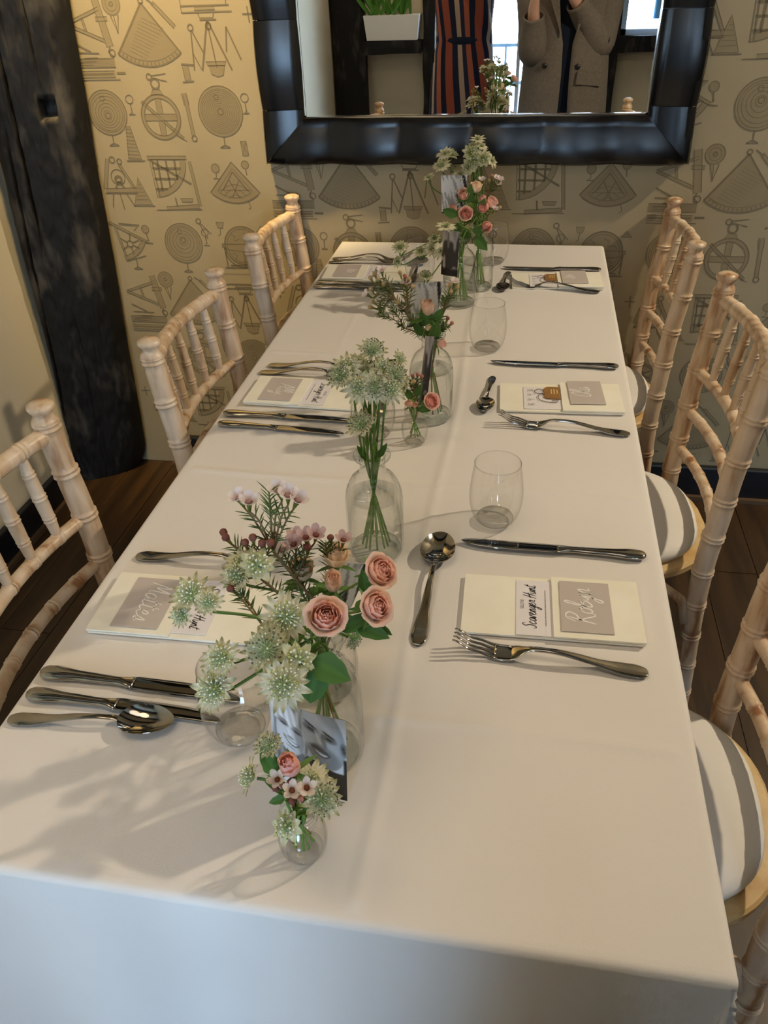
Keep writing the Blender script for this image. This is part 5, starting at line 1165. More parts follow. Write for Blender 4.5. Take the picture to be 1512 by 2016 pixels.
flower_astrantia('b', [((-0.0692, 0.1700, 0.9887), (-.3, .5, .8), 'std', 'g', .82), ((-0.0699, 0.1800, 0.9940), (-.3, .9, .3), 'std', 's', .8), ((-0.0539, 0.1750, 0.9964), (.3, .6, .8), 'small', 's', 1.3)], 'cream astrantia cluster beside the reddish buds, front bouquet', fork=.85)
flower_astrantia('a', [((-0.0538, 0.0800, 0.9823), (-.3, .3, .9), 'std', 'g', .80)], 'pale astrantia above the rim of the front left glass', fork=.8)
flower_astrantia('a', [((-0.0592, 0.0700, 0.9577), (-.5, -.1, .9), 'std', 'g', .98)], 'drooping pale green astrantia in front of the front left glass', fork=.85)
flower_astrantia('b', [((0.0205, 0.1900, 0.9055), (.6, -.3, .5), 'std', 'd', .55)], 'little dark astrantia under the roses on the right, front bouquet')
flower_wax('b', [((-0.0726, 0.2050, 1.0443), 'w', (-.4, 1, .3)), ((-0.0619, 0.2000, 1.0450), 'w', (.1, 1, .3)), ((-0.0363, 0.2050, 1.0551), 'w', (-.2, 1, .3)), ((-0.0266, 0.2000, 1.0546), 'w', (.1, 1, .4)), ((-0.0188, 0.2000, 1.0501), 'w', (.5, 1, .2)), ((-0.0446, 0.2050, 1.0565), None, UP)], 'tall waxflower sprig with open pale flowers, highest of front bouquet', (-0.0486, 0.2050, 0.9894), scale=1.35)
flower_wax('b', [((-0.0873, 0.1950, 1.0130), 'bud', (-.3, 1, .4)), ((-0.0835, 0.1900, 1.0116), 'bud', (-.5, .8, .5)), ((-0.0671, 0.1900, 1.0077), 'bud', (-.2, 1, .5)), ((-0.0594, 0.1900, 1.0139), 'bud', (0, 1, .5)), ((-0.0519, 0.1900, 1.0086), 'bud', (.1, 1, .6)), ((-0.0445, 0.1900, 1.0099), 'bud', (.3, 1, .5))], 'waxflower sprig with six reddish buds, left of front bouquet', (-0.0584, 0.1920, 0.9668), scale=1.3)
flower_wax('b', [((-0.0361, 0.2250, 0.9826), 'p', (-.2, .8, .6)), ((-0.0254, 0.2300, 0.9880), 'p', (0, 1, .5)), ((-0.0155, 0.2300, 0.9918), 'p', (.2, 1, .5)), ((-0.0456, 0.2200, 0.9791), 'w', (-.2, .8, .6)), ((-0.0368, 0.2350, 0.9831), 'p', (0, 1, .3)), ((-0.0234, 0.2250, 0.9803), 'bud', (0, 1, .6))], 'pink waxflower cluster behind the peach roses, front bouquet', (-0.0376, 0.2250, 0.9349), scale=1.3)
flower_wax('b', [((-0.0064, 0.2450, 0.9772), 'bud', (0, 1, .3)), ((0.0057, 0.2450, 0.9766), 'p', (.2, 1, .3)), ((-0.0106, 0.2400, 0.9759), None, UP)], 'waxflower sprig peeping above the apricot rose', (-0.0087, 0.2400, 0.9381), scale=1.2)
flower_wax('a', [((-0.0715, 0.1550, 0.9853), 'bud', (-.5, .6, .6)), ((-0.0698, 0.1600, 0.9869), None, UP)], 'needle-leaved sprig slanting left across the Mattes napkin', (-0.0434, 0.1450, 0.9543), scale=1.2)
foliage('a', [((0.0142, 0.0980, 0.9609), (-.15, -.3, -.9), .034, .026), ((0.0120, 0.1000, 0.9699), (.75, -.2, -.25), .034, .026), ((-0.0149, 0.1100, 0.9604), (-.6, -.2, .3), .02, .012)], 'pair of dark green rose leaves below the open pink rose')
foliage('b', [((0.0319, 0.1650, 0.9491), (.8, -.2, -.15), .032, .017), ((0.0183, 0.1600, 0.9449), (.7, .1, .45), .034, .015), ((0.0375, 0.1900, 0.9616), (-.1, 0, 1), .026, .014), ((0.0476, 0.1650, 0.9529), (.6, 0, -.5), .022, .008)], 'green rose leaves spreading right below the pink roses')
# ---- tiny front jar
flower_rose('j1', (0.0040, 0.0400, 0.9150), (-.25, .75, .6), 'bud', 'deep', 'pink rosebud in the tiny front jar', .98, 1)
flower_astrantia('j1', [((0.0290, 0.0300, 0.8934), (.35, .1, 1.0), 'std', 'd', .86)], 'grey-green astrantia on the right of the tiny front jar')
flower_astrantia('j1', [((0.0173, 0.0450, 0.8937), (.2, .9, .2), 'open', 's', .80)], 'pale astrantia tucked behind the rosebud of tiny front jar')
flower_astrantia('j1', [((-0.0170, 0.0550, 0.9150), (-.2, .9, .3), 'std', 'd', .62)], 'brownish astrantia behind the rosebud, left of couple photo')
flower_astrantia('j1', [((-0.0313, 0.0450, 0.8872), (-.9, .2, .3), 'std', 'g', .75)], 'green astrantia in profile left of the tiny front jar')
flower_astrantia('j1', [((0.0014, 0.0240, 0.8609), (-.4, -.3, .9), 'small', 's', 1.15)], 'small astrantia hanging over the side of the tiny front jar')
flower_wax('j1', [((-0.0055, 0.0340, 0.9043), 'cup', (-.3, .5, .8)), ((0.0084, 0.0260, 0.9050), 'cup', (0, .4, 1)), ((0.0196, 0.0280, 0.9077), 'cup', (.2, .5, .9)), ((0.0154, 0.0240, 0.8986), 'pbud', (.1, .3, 1)), ((0.0078, 0.0240, 0.8937), 'bud', (-.1, .2, 1)), ((-0.0059, 0.0300, 0.8983), 'bud', (-.5, .2, .8)), ((0.0044, 0.0340, 0.9025), 'bud', (0, .6, .7)), ((-0.0009, 0.0320, 0.9010), 'bud', (-.2, .5, .7))], 'waxflower cups and red buds crowding the tiny front jar', (-0.0006, 0.0480, 0.8472), needles_on=False, scale=1.0)
foliage('j1', [((-0.0100, 0.0450, 0.8966), (-.35, .1, .75), .026, .016), ((0.0003, 0.0300, 0.8886), (-.5, -.2, -.1), .014, .008)], 'bright green leaf left of the rosebud in the tiny front jar')
# ---- astrantia bottle
for (h, tl, kd, dm, sc, lab) in (((-0.0050, 0.4720, 1.0628), (.15, .9, .4), 'std', 'd', .88, 'topmost astrantia of the middle bottle'), ((0.0240, 0.4700, 1.0571), (.8, .4, .3), 'std', 'g', .55, 'small astrantia at far right of the middle bottle'),
        ((-0.0303, 0.4550, 1.0483), (-.4, .6, .6), 'open', 'g', .95, 'leftmost upper astrantia of the middle bottle'), ((-0.0352, 0.4450, 1.0449), (-.5, .4, .7), 'std', 'd', .90, 'lower left astrantia of the middle bottle'),
        ((-0.0219, 0.4700, 1.0490), (0, .9, .4), 'std', 'g', .70, 'astrantia behind the leftmost pair in the middle bottle'), ((-0.0071, 0.4620, 1.0388), (0, .7, .6), 'std', 'd', .86, 'central dark-domed astrantia of the middle bottle'),
        ((0.0090, 0.4600, 1.0466), (.2, .8, .5), 'open', 'g', .88, 'astrantia right of centre in the middle bottle'), ((0.0215, 0.4550, 1.0435), (.5, .6, .6), 'std', 'd', .85, 'dark-domed astrantia at right edge of the middle bottle'),
        ((-0.0144, 0.4400, 1.0344), (-.2, .2, .9), 'open', 'g', .90, 'pale low astrantia at left front of the middle bottle'), ((0.0041, 0.4380, 1.0376), (.1, .3, .9), 'open', 'd', .92, 'low astrantia at the front of the middle bottle'),
        ((0.0193, 0.4400, 1.0349), (.6, .1, .8), 'open', 'g', .85, 'low astrantia drooping right in the middle bottle'), ((-0.0145, 0.4400, 0.9878), (-.3, .7, .5), 'std', 'd', .95, 'single dark astrantia halfway down the middle bottle stems')):
    flower_astrantia('c', [(h, tl, kd, dm, sc)], lab, leaves=(CNT.get('c', 0) % 2 == 0), fork=.72)
foliage('c', [((-0.0175, 0.4700, 0.9237), (-.5, 0, .9), .022, .009), ((-0.0034, 0.4720, 0.9277), (.5, 0, .9), .022, .009)], 'short leaves standing in the mouth of the middle bottle')
# ---- jar and bottle beyond
flower_rose('j2', (0.0277, 0.7420, 0.8646), (.5, .2, .9), 'full', 'deep', 'bright pink rose at the mouth of the far tiny jar', .68, 1)
flower_rose('j2', (-0.0063, 0.7450, 0.8569), (-.5, .5, .7), 'bud', 'blush', 'small pink rosebud low on the left of the far tiny jar', .62, 1)
flower_rose('j2', (0.0033, 0.7380, 0.8594), (0, .3, .9), 'bud', 'pink', 'tiny rosebud at the front of the far tiny jar', .50, 1)
flower_astrantia('j2', [((-0.0160, 0.7550, 0.8798), (-.6, .5, .5), 'std', 'g', .75)], 'pale astrantia at the left of the far tiny jar')
flower_wax('j2', [((-0.0039, 0.7650, 0.8942), 'pbud', (-.1, 1, .3)), ((0.0039, 0.7650, 0.8963), 'pbud', (.1, 1, .3)), ((-0.0134, 0.7650, 0.8895), 'pbud', (-.3, 1, .3)), ((0.0101, 0.7650, 0.8932), 'pbud', (.2, 1, .3)), ((-0.0002, 0.7550, 0.8891), 'gbud', (0, .8, .5))], 'waxflower buds above the far tiny jar', (-0.0004, 0.7600, 0.8643), scale=1.1)
foliage('j2', [((-0.0019, 0.7480, 0.8643), (-.4, -.1, .6), .022, .013), ((0.0066, 0.7420, 0.8496), (.8, -.1, .1), .024, .012), ((0.0044, 0.7480, 0.8689), (.3, 0, .9), .020, .012)], 'dark leaves in the far tiny jar')
flower_rose('d', (0.0095, 0.8450, 0.9708), (0, 1, .2), 'bud', 'blush', 'upright peach rosebud above the middle bottle with waxflowers', 1.15, 3)
flower_rose('d', (0.0107, 0.8420, 0.9406), (.3, 1, .2), 'bud', 'peach', 'tiny closed rosebud under the upright peach rosebud', .55, 2)
flower_rose('d', (0.0324, 0.8350, 0.9174), (.8, .4, .3), 'bud', 'pink', 'small pink rosebud at right side of the waxflower bottle', .70, 1)
flower_wax('d', [((-0.0615, 0.8520, 1.0253), 'w', (-.1, 1, .3)), ((-0.0724, 0.8500, 1.0203), 'gbud', (-.3, 1, .3)), ((-0.0790, 0.8500, 1.0138), 'gbud', (-.5, 1, .3)), ((-0.0668, 0.8480, 1.0132), 'gbud', (0, 1, .4)), ((-0.0587, 0.8460, 1.0062), 'gbud', (.1, 1, .4)), ((-0.0782, 0.8460, 0.9977), 'gbud', (-.5, .8, .4)), ((-0.0857, 0.8460, 0.9895), 'w', (-.8, .5, .3)), ((-0.0758, 0.8460, 0.9776), 'gbud', (-.6, .5, .4)), ((-0.0802, 0.8460, 0.9692), 'gbud', (-.8, .2, .4)), ((-0.0683, 0.8460, 0.9638), None, UP)], 'yellow-green waxflower sprig bending far left from the middle', (-0.0415, 0.8480, 0.9835), scale=1.25)
flower_wax('d', [((-0.0330, 0.8500, 1.0227), 'gbud', (-.2, 1, .3)), ((-0.0261, 0.8500, 1.0174), 'pbud', (0, 1, .3)), ((-0.0206, 0.8500, 1.0136), 'gbud', (.2, 1, .3)), ((-0.0236, 0.8480, 1.0080), 'w', (0, 1, .4)), ((-0.0142, 0.8480, 1.0027), 'gbud', (.3, 1, .3)), ((-0.0365, 0.8460, 0.9779), 'gbud', (-.2, .8, .5)), ((-0.0319, 0.8460, 0.9699), 'w', (0, .8, .5))], 'waxflower sprig with cream buds left of the pale photo', (-0.0225, 0.8460, 0.9587), scale=1.25)
flower_wax('d', [((0.0425, 0.8560, 1.0037), 'gbud', (.2, 1, .2)), ((0.0494, 0.8560, 1.0086), 'w', (.3, 1, .2)), ((0.0534, 0.8560, 1.0008), 'gbud', (.5, 1, .2)), ((0.0446, 0.8520, 0.9949), 'gbud', (.1, 1, .4)), ((0.0354, 0.8520, 0.9867), None, UP)], 'olive waxflower sprig right of the upright peach rosebud', (0.0327, 0.8500, 0.9589), scale=1.2)
flower_wax('d', [((0.0407, 0.8420, 0.9558), 'bud', (.4, 1, .2)), ((0.0473, 0.8400, 0.9494), 'pbud', (.6, .8, .3)), ((0.0364, 0.8400, 0.9449), None, UP)], 'short waxflower sprig with two dark buds right of the bottle mouth', (0.0259, 0.8420, 0.9286), scale=1.15)
flower_wax('d', [((-0.0668, 0.8380, 0.9653), None, UP), ((-0.0484, 0.8400, 0.9766), None, UP), ((-0.0315, 0.8400, 0.9441), None, UP)], 'bare needle sprigs fanning left from the waxflower bottle', (-0.0279, 0.8420, 0.9393), scale=1.1)
foliage('d', [((0.0085, 0.8400, 0.9455), (-.2, 0, .9), .030, .020), ((0.0167, 0.8380, 0.9466), (.5, 0, .8), .032, .018), ((0.0218, 0.8360, 0.9267), (.1, -.1, .9), .030, .020), ((0.0021, 0.8400, 0.9285), (-.4, 0, .6), .026, .016)], 'dark green rose leaves in the mouth of the waxflower bottle')
# ---- far bouquet
for (h, tl, kd, dm, sc, lab) in (((-0.1108, 1.3400, 0.9111), (-.2, .8, .6), 'std', 'g', .95, 'far astrantia highest above the far left napkin'), ((-0.1150, 1.3350, 0.8835), (-.6, .2, .7), 'small', 's', 1.15, 'small far astrantia below its neighbour, over the far left napkin'),
        ((-0.0132, 1.3300, 0.9583), (.1, .9, .2), 'open', 's', 1.05, 'far astrantia in profile in front of the grey photo'), ((-0.0378, 1.3350, 0.9328), (-.1, .9, .3), 'small', 's', 1.2, 'small pale far astrantia left of the grey photo'),
        ((-0.0403, 1.3300, 0.9133), (0, .4, .9), 'open', 'g', .85, 'far astrantia facing the camera beside the grey photo'), ((-0.0227, 1.3250, 0.9109), (.3, .4, .9), 'open', 's', .95, 'far astrantia overlapping the grey photo edge'), ((-0.0668, 1.3350, 0.9049), (-.2, .7, .5), 'small', 's', 1.2, 'pale far astrantia above the far left glass'),
        ((-0.0517, 1.3000, 0.8640), (.1, .9, .3), 'std', 'd', .85, 'far olive astrantia in profile behind the pale photo')):
    flower_astrantia('e', [(h, tl, kd, dm, sc)], lab, leaves=(CNT.get('e', 0) % 2 == 0), fork=.75)
for (h, tl, kd, dm, sc, lab) in (((0.0372, 1.4700, 1.0987), (0, 1, .25), 'open', 's', .80, 'topmost astrantia of the far bouquet against the mirror frame'), ((0.0264, 1.4650, 1.0860), (-.3, .9, .3), 'open', 's', .80, 'second highest astrantia of far bouquet, leaning left'), ((0.0454, 1.4650, 1.0860), (.4, .9, .3), 'open', 's', .72, 'second highest astrantia of far bouquet, leaning right'),
        ((-0.0304, 1.4600, 1.0723), (-.3, .8, .4), 'open', 's', .95, 'upper left astrantia of the far bouquet'), ((-0.0345, 1.4400, 1.0524), (-.3, .8, .4), 'open', 'g', 1.0, 'pale astrantia left, just below the mirror frame'), ((0.0243, 1.4550, 1.0761), (0, .5, .8), 'small', 's', 1.5, 'astrantia facing the camera above the far photo'), ((0.0325, 1.4500, 1.0643), (.1, .2, 1), 'small', 's', 1.7, 'brightest far astrantia facing the camera'),
        ((0.0515, 1.4500, 1.0653), (.3, .3, .9), 'small', 's', 1.5, 'right-hand far astrantia facing the camera'), ((0.0216, 1.4450, 1.0505), (-.2, .1, 1), 'small', 's', 1.4, 'far astrantia low, just above the photo corner'), ((0.0683, 1.4550, 1.0594), (.8, .4, .3), 'open', 's', .8, 'far right astrantia drooping beside the mirror frame edge'),
        ((0.0043, 1.4400, 1.0355), (-.2, .9, .4), 'open', 's', .95, 'astrantia right in front of the far tall photo'), ((-0.0601, 1.4300, 1.0314), (-.4, .9, .3), 'std', 's', .75, 'astrantia farthest left of the far bouquet'), ((-0.0154, 1.4600, 1.0693), (.1, .9, .3), 'small', 's', 1.2, 'small astrantia joining the upper left pair, far bouquet')):
    flower_astrantia('f', [(h, tl, kd, dm, sc)], lab, leaves=(CNT.get('f', 0) % 3 == 0), fork=.7)
for (h, tl, kd, cl_, sc, lab) in (((0.0161, 1.4000, 1.0044), (-.1, .4, .9), 'half', 'pink', .88, 'pink far rose left of the peach one'), ((0.0403, 1.4100, 1.0152), (.1, .9, .4), 'half', 'peach', .92, 'peach far rose at the top of the far rose cluster'), ((0.0560, 1.4100, 0.9921), (0, .8, .5), 'bud', 'deep', .85, 'small pink far rose tucked behind the right pair'), ((0.0730, 1.4150, 0.9848), (.5, .7, .4), 'half', 'pink', .88, 'rightmost pink far rose'),
        ((0.0564, 1.3950, 0.9805), (.1, .3, 1), 'half', 'deep', .88, 'pink far rose in front of the right pair'), ((0.0225, 1.3850, 0.9705), (0, .3, 1), 'full', 'deep', .78, 'lower left pink far rose facing the camera'), ((0.0661, 1.3800, 0.9475), (.2, -.3, .9), 'half', 'deep', .85, 'lowest pink far rose hanging beside the glass'), ((-0.0047, 1.4000, 0.9776), (-.5, .6, .5), 'bud', 'deep', .80, 'far rosebud half hidden behind an astrantia stem')):
    flower_rose('e' if cl_ == 'deep' else 'f', h, tl, kd, cl_, lab, sc, 2)
flower_wax('f', [((0.0709, 1.4300, 1.0349), 'pbud', (0, 1, .3)), ((0.0816, 1.4300, 1.0299), 'w', (.3, 1, .3)), ((0.0880, 1.4300, 1.0279), 'w', (.4, 1, .3)), ((0.0842, 1.4300, 1.0199), 'w', (.3, .8, .4)), ((0.0670, 1.4300, 1.0269), 'gbud', (-.2, 1, .3)), ((0.0511, 1.4300, 1.0268), 'w', (0, 1, .3))], 'white waxflower sprig at the upper right of far bouquet', (0.0662, 1.4300, 0.9965), scale=1.3)
flower_wax('f', [((0.0816, 1.4000, 0.9764), 'w', (.4, .8, .4)), ((0.0920, 1.4000, 0.9796), 'gbud', (.6, .8, .3))], 'tiny waxflower sprig right of the rightmost far rose', (0.0620, 1.4050, 0.9563), needles_on=False, scale=1.2)
foliage('e', [((0.0110, 1.3750, 0.9534), (-.3, -.1, -.5), .036, .026), ((0.0441, 1.3700, 0.9291), (.5, -.1, -.5), .040, .026), ((0.0383, 1.3720, 0.9390), (.7, 0, .1), .032, .020), ((0.0264, 1.3950, 0.9894), (.1, 0, .9), .038, .020), ((0.0465, 1.3900, 0.9704), (.3, 0, .6), .034, .020), ((0.0049, 1.3800, 0.9675), (-.5, 0, .2), .034, .022), ((0.0252, 1.3750, 0.9432), (.0, -.1, -.7), .034, .024)], 'dark green leaves among the far roses')


# ------------------------------------------------------------------ people and things that show only in the mirror
M['skin'] = add_noise(mat('skin', rough=0.5, spec=0.35), srgb(214, 168, 146), srgb(222, 178, 156), (9, 9, 9)); bsdf(M['skin']).inputs['Subsurface Weight'].default_value = 0.08; bsdf(M['skin']).inputs['Subsurface Radius'].default_value = (0.01, 0.004, 0.002)
M['coat'] = add_noise(mat('grey_brown_wool', rough=0.9, spec=0.1), srgb(112, 104, 95), srgb(122, 114, 105), (90, 90, 90), bump=0.2, bscale=(300, 300, 300), dist=0.001)
M['navy'] = mat('navy_knit', srgb(34, 40, 56), rough=0.9, spec=0.1); M['button'] = mat('dark_button', srgb(24, 22, 24), rough=0.4); M['hair'] = add_noise(mat('dark_hair', rough=0.5), srgb(34, 24, 18), srgb(66, 48, 34), (60, 60, 6)); M['shoe_leather'] = mat('black_shoe', srgb(22, 20, 20), rough=0.4)
M['denim'] = mat('dark_denim', srgb(36, 44, 62), rough=0.85)
def skinned(name, pts, edges, m, parent, root=0, sub=2):
    """continuous body grown over a skeleton; pts: (pos, radius)"""
    me = bpy.data.meshes.new(name); me.from_pydata([tuple(p) for p, r in pts], edges, []); me.materials.append(m)
    o = bpy.data.objects.new(name, me); col.objects.link(o); o.parent = parent
    sk = o.modifiers.new('skin', 'SKIN'); sk.use_smooth_shade = True; sk.branch_smoothing = 0.4
    for i, (p, r) in enumerate(pts): me.skin_vertices[0].data[i].radius = (r, r) if not isinstance(r, tuple) else r; me.skin_vertices[0].data[i].use_root = (i == root)
    sb = o.modifiers.new('subdivision', 'SUBSURF'); sb.levels = sub; sb.render_levels = sub
    return o
def figure(parent, base, feet, hips, chest, neck, head, arms, face=1.0):
    """arms: two lists shoulder, elbow, wrist + finger chains"""
    pts = []; ed = []
    def add(p, r, link=None): pts.append((Vector(p) - base, r)); (ed.append((link, len(pts) - 1)) if link is not None else None); return len(pts) - 1
    pelvis = add(hips, (0.15, 0.105)); wa = add(Vector(hips).lerp(Vector(chest), .5), (0.125, 0.095), pelvis); ch = add(chest, (0.155, 0.105), wa)
    nb = add(Vector(chest).lerp(Vector(neck), .75), (0.075, 0.065), ch); nk = add(neck, 0.052, nb); hd = add(Vector(neck).lerp(Vector(head), .55), (0.066, 0.078), nk); hh = add(head, (0.076, 0.094), hd); tp = add(Vector(head) + Vector((0, 0, 0.075)), (0.055, 0.066), hh)
    nose = add(Vector(head) + Vector((0, 0.100*face, -0.020)), 0.014, hh)
    for s, ft in feet:
        hp = add(Vector(hips) + Vector((s*0.085, 0, -0.07)), 0.085, pelvis); kn = add(Vector(hips).lerp(Vector(ft), .52) + Vector((s*0.06, 0.015*face, 0)), 0.058, hp); an = add(Vector(ft) + Vector((0, 0, 0.085)), 0.040, kn); add(Vector(ft) + Vector((0, 0.13*face, 0.035)), (0.036, 0.028), an)
    for arm in arms:
        k = ch; 
        for p, r in arm['chain']: k = add(p, r, k)
        for fing in arm['fingers']:
            q = k
            for p, r in fing: q = add(p, r, q)
    return skinned('body', pts, ed, M['skin'], parent)
def loftrings(rings, n=40, gap=None, close=True):
    """rings: (centre, rx, ry); gap(z) half angle left open at the front (+y)"""
    g = G(); vs = []
    for k, (c, rx, ry) in enumerate(rings):
        ga = gap(k) if gap else 0
        for i in range(n + (1 if gap else 0)):
            a = PI/2 + ga + (2*PI - 2*ga)*i/n; x = math.cos(a); y = math.sin(a)
            vs.append((c[0] + rx*math.copysign(abs(x)**.85, x), c[1] + ry*math.copysign(abs(y)**.85, y), c[2]))
    w = n + 1 if gap else n
    g.add(vs, [(k*w + i, k*w + (i + 1) % w, (k + 1)*w + (i + 1) % w, (k + 1)*w + i) for k in range(len(rings) - 1) for i in range(n)])
    return g
# --- the photographer
HX, HY = 0.275, -0.545
ph = thing('person', 'person in a grey-brown coat over navy, taking the photo, seen in mirror', 'person', (HX, HY, 0.0)); PB = Vector(ph.location)
eR, eL = Vector((0.4201, -0.5000, 1.0495)), Vector((0.1147, -0.4600, 1.0272))
wR, wL = Vector((0.262, -0.372, 1.262)), Vector((0.105, -0.372, 1.205))
PHONE = Vector((0.168, -0.338, 1.360))
def hand(w, palm, side, tips):
    """palm then five fingers of different length curling round the phone edge"""
    ch = [(w, 0.026), (palm, (0.034, 0.017))]; fg = []
    for j, (t, mid) in enumerate(tips): fg.append([(Vector(palm).lerp(Vector(mid), .55), 0.0105), (mid, 0.0092), (t, 0.0078)])
    return ch, fg
pr = Vector((0.232, -0.352, 1.315)); pl = Vector((0.118, -0.350, 1.262))
cR, fR = hand(wR, pr, 1, [(Vector((0.198, -0.330, 1.350 + 0.018*(1 - j))), Vector((0.222, -0.326, 1.355 + 0.019*(1 - j)))) for j in range(-1, 3)] + [(Vector((0.196, -0.352, 1.335)), Vector((0.212, -0.358, 1.325)))])
cL, fL = hand(wL, pl, -1, [(Vector((0.143, -0.330, 1.292 + 0.018*j)), Vector((0.119, -0.326, 1.290 + 0.019*j))) for j in range(-1, 3)] + [(Vector((0.142, -0.352, 1.305)), Vector((0.126, -0.358, 1.300)))])
sR, sL = Vector((HX + 0.185, HY, 1.372)), Vector((HX - 0.185, HY, 1.372))
figure(ph, PB, [(-1, (HX - .10, HY, 0)), (1, (HX + .10, HY, 0))], (HX, HY, 0.90), (HX, HY, 1.26), (HX, HY + .01, 1.47), (HX - .02, HY + .03, 1.60),
       [{'chain': [(sR, 0.055), (eR, 0.040)] + cR, 'fingers': fR}, {'chain': [(sL, 0.055), (eL, 0.040)] + cL, 'fingers': fL}])
rg = [((0, 0, z), rx, ry) for z, rx, ry in ((0.44, .235, .175), (0.60, .228, .168), (0.78, .218, .160), (0.92, .210, .152), (1.05, .200, .145), (1.16, .202, .148), (1.26, .210, .145), (1.33, .205, .130), (1.385, .180, .105), (1.425, .110, .080))]
gaps = (.14, .10, .07, .06, .08, .20, .34, .46, .60, .80)
ct = loftrings(rg, 44, lambda k: gaps[k]).build('coat', M['coat'], ph); ct.location.x = 0.0
sd = ct.modifiers.new('thickness', 'SOLIDIFY'); sd.thickness = 0.010
rg2 = [((0, 0.0, z), rx*.86, ry*.90) for z, rx, ry in ((0.42, .17, .13), (0.60, .18, .14), (0.92, .195, .140), (1.05, .19, .135), (1.26, .195, .132), (1.36, .17, .11), (1.42, .10, .078), (1.46, .070, .066))]
loftrings(rg2, 36).build('navy_top', M['navy'], ph)
for s in (-1, 1):
    G().tube([(s*.09, 0, .08), (s*.085, 0.01, .45), (s*.09, 0, .86)], [.052, .066, .088], 14).build('trouser_leg', M['denim'], ph)
    g = G(); g.ball((s*.10, 0.045, .04), .05, 12, 8, sq=(.85, 2.5, .75)); g.build('shoe', M['shoe_leather'], ph)
def sleeve(S, E, W, r0, r1, r2, name='sleeve'):
    S, E, W = S - PB, E - PB, W - PB; P = catmull([S + Vector((0, 0, .02)), S.lerp(E, .5), E + Vector((0, -.005, -.01)), E.lerp(W, .5), W], 7); n = len(P); R = [sinterp(i/(n - 1), [(0, r0), (.45, r1*1.05), (.55, r1*1.08), (1, r2)]) for i in range(n)]
    g = G(); g.tube(P, R, 16, cap=False); o = g.build(name, M['coat'], ph); m = o.modifiers.new('thickness', 'SOLIDIFY'); m.thickness = 0.006
sleeve(sR, eR, wR.lerp(eR, .22), .090, .072, .052); sleeve(sL, eL, wL.lerp(eL, .22), .088, .066, .050)
for (px, py) in ((1072, 130), (1137, 132)):
    p = Vector((0.1739, -0.3850, 0.9590)) if px == 1072 else Vector((0.3296, -0.3850, 0.9522))
    G().lathe([(0, .004), (.011, .004), (.013, .001), (.013, -.004), (0, -.004)], 14, Matrix.Translation(Vector((p.x, HY + .150, p.z)) - PB) @ Matrix.Rotation(-PI/2, 4, 'X')).build('button', M['button'], ph)
fp = Vector((0.4096, -0.4000, 0.9002)); G().box((-.065, -.004, -.028), (.065, .006, .028), Matrix.Translation(Vector((fp.x - .02, HY + .140, fp.z)) - PB) @ Matrix.Rotation(-.35, 4, 'Z') @ Matrix.Rotation(.12, 4, 'Y')).build('pocket_flap', M['coat'], ph, smooth=False)
for s in (-1, 1):   # lapels
    g = G(); g.prism([(s*.035, 1.08), (s*.075, 1.40), (s*.135, 1.36), (s*.120, 1.27), (s*.10, 1.24)][::s], 0, .008); o = g.build('lapel', M['coat'], ph, smooth=False); o.matrix_local = Matrix.Translation((0, .158, 0)) @ Matrix.Rotation(PI/2, 4, 'X') @ Matrix.Rotation(0.0, 4, 'Y')
g = G(); g.ball((-.02, .005, 1.625), .104, 18, 12, sq=(.92, 1.02, 1.12)); g.tube(catmull([(-.02, -.05, 1.64), (-.02, -.085, 1.52), (-.02, -.08, 1.40)], 6), [.085]*6 + [.07]*6 + [.04], 14); g.build('hair', M['hair'], ph)
pn = thing('mobile_phone', 'dark mobile phone held up by the photographer in the mirror', 'phone', PHONE); M['phone'] = mat('phone_body', srgb(26, 28, 34), rough=0.25, spec=0.6); M['lens'] = mat('phone_lens', srgb(8, 8, 10), rough=0.05, spec=0.8)
bev(G().box((-.036, -.004, -.074), (.036, .004, .074)).build('body', M['phone'], pn, smooth=False), .004, 3)
for dx, dz in ((-.018, .054), (-.018, .034), (-.002, .044)): G().lathe([(0, .0022), (.0065, .0022), (.0075, 0), (.0075, -.001)], 16, Matrix.Translation((dx, .0042, dz)) @ Matrix.Rotation(-PI/2, 4, 'X')).build('lens', M['lens'], pn)
# --- the woman in stripes behind
_m = M['stripes'] = mat('striped_fabric', rough=0.85, spec=0.15); tc = nd(_m, 'ShaderNodeTexCoord'); sp = nd(_m, 'ShaderNodeSeparateXYZ'); lk(_m, tc.outputs['Object'], sp.inputs[0])
at = nd(_m, 'ShaderNodeMath', operation='ARCTAN2'); lk(_m, sp.outputs['X'], at.inputs[0]); lk(_m, sp.outputs['Y'], at.inputs[1]); mu = nd(_m, 'ShaderNodeMath', operation='MULTIPLY'); mu.inputs[1].default_value = 0.80; lk(_m, at.outputs[0], mu.inputs[0])
zz = nd(_m, 'ShaderNodeMath', operation='MULTIPLY_ADD'); zz.inputs[1].default_value = 0.55; lk(_m, sp.outputs['Z'], zz.inputs[0]); lk(_m, mu.outputs[0], zz.inputs[2]); fc = nd(_m, 'ShaderNodeMath', operation='FRACT'); lk(_m, zz.outputs[0], fc.inputs[0])
rp = nd(_m, 'ShaderNodeValToRGB'); rp.color_ramp.interpolation = 'CONSTANT'; cols = ((0, srgb(150, 76, 58)), (.22, srgb(34, 38, 58)), (.40, srgb(176, 150, 128)), (.55, srgb(44, 46, 66)), (.68, srgb(166, 92, 70)), (.84, srgb(30, 34, 52)))
rp.color_ramp.elements[0].color = (*cols[0][1], 1); rp.color_ramp.elements[1].position = cols[1][0]; rp.color_ramp.elements[1].color = (*cols[1][1], 1)
for p_, c_ in cols[2:]: e_ = rp.color_ramp.elements.new(p_); e_.color = (*c_, 1)
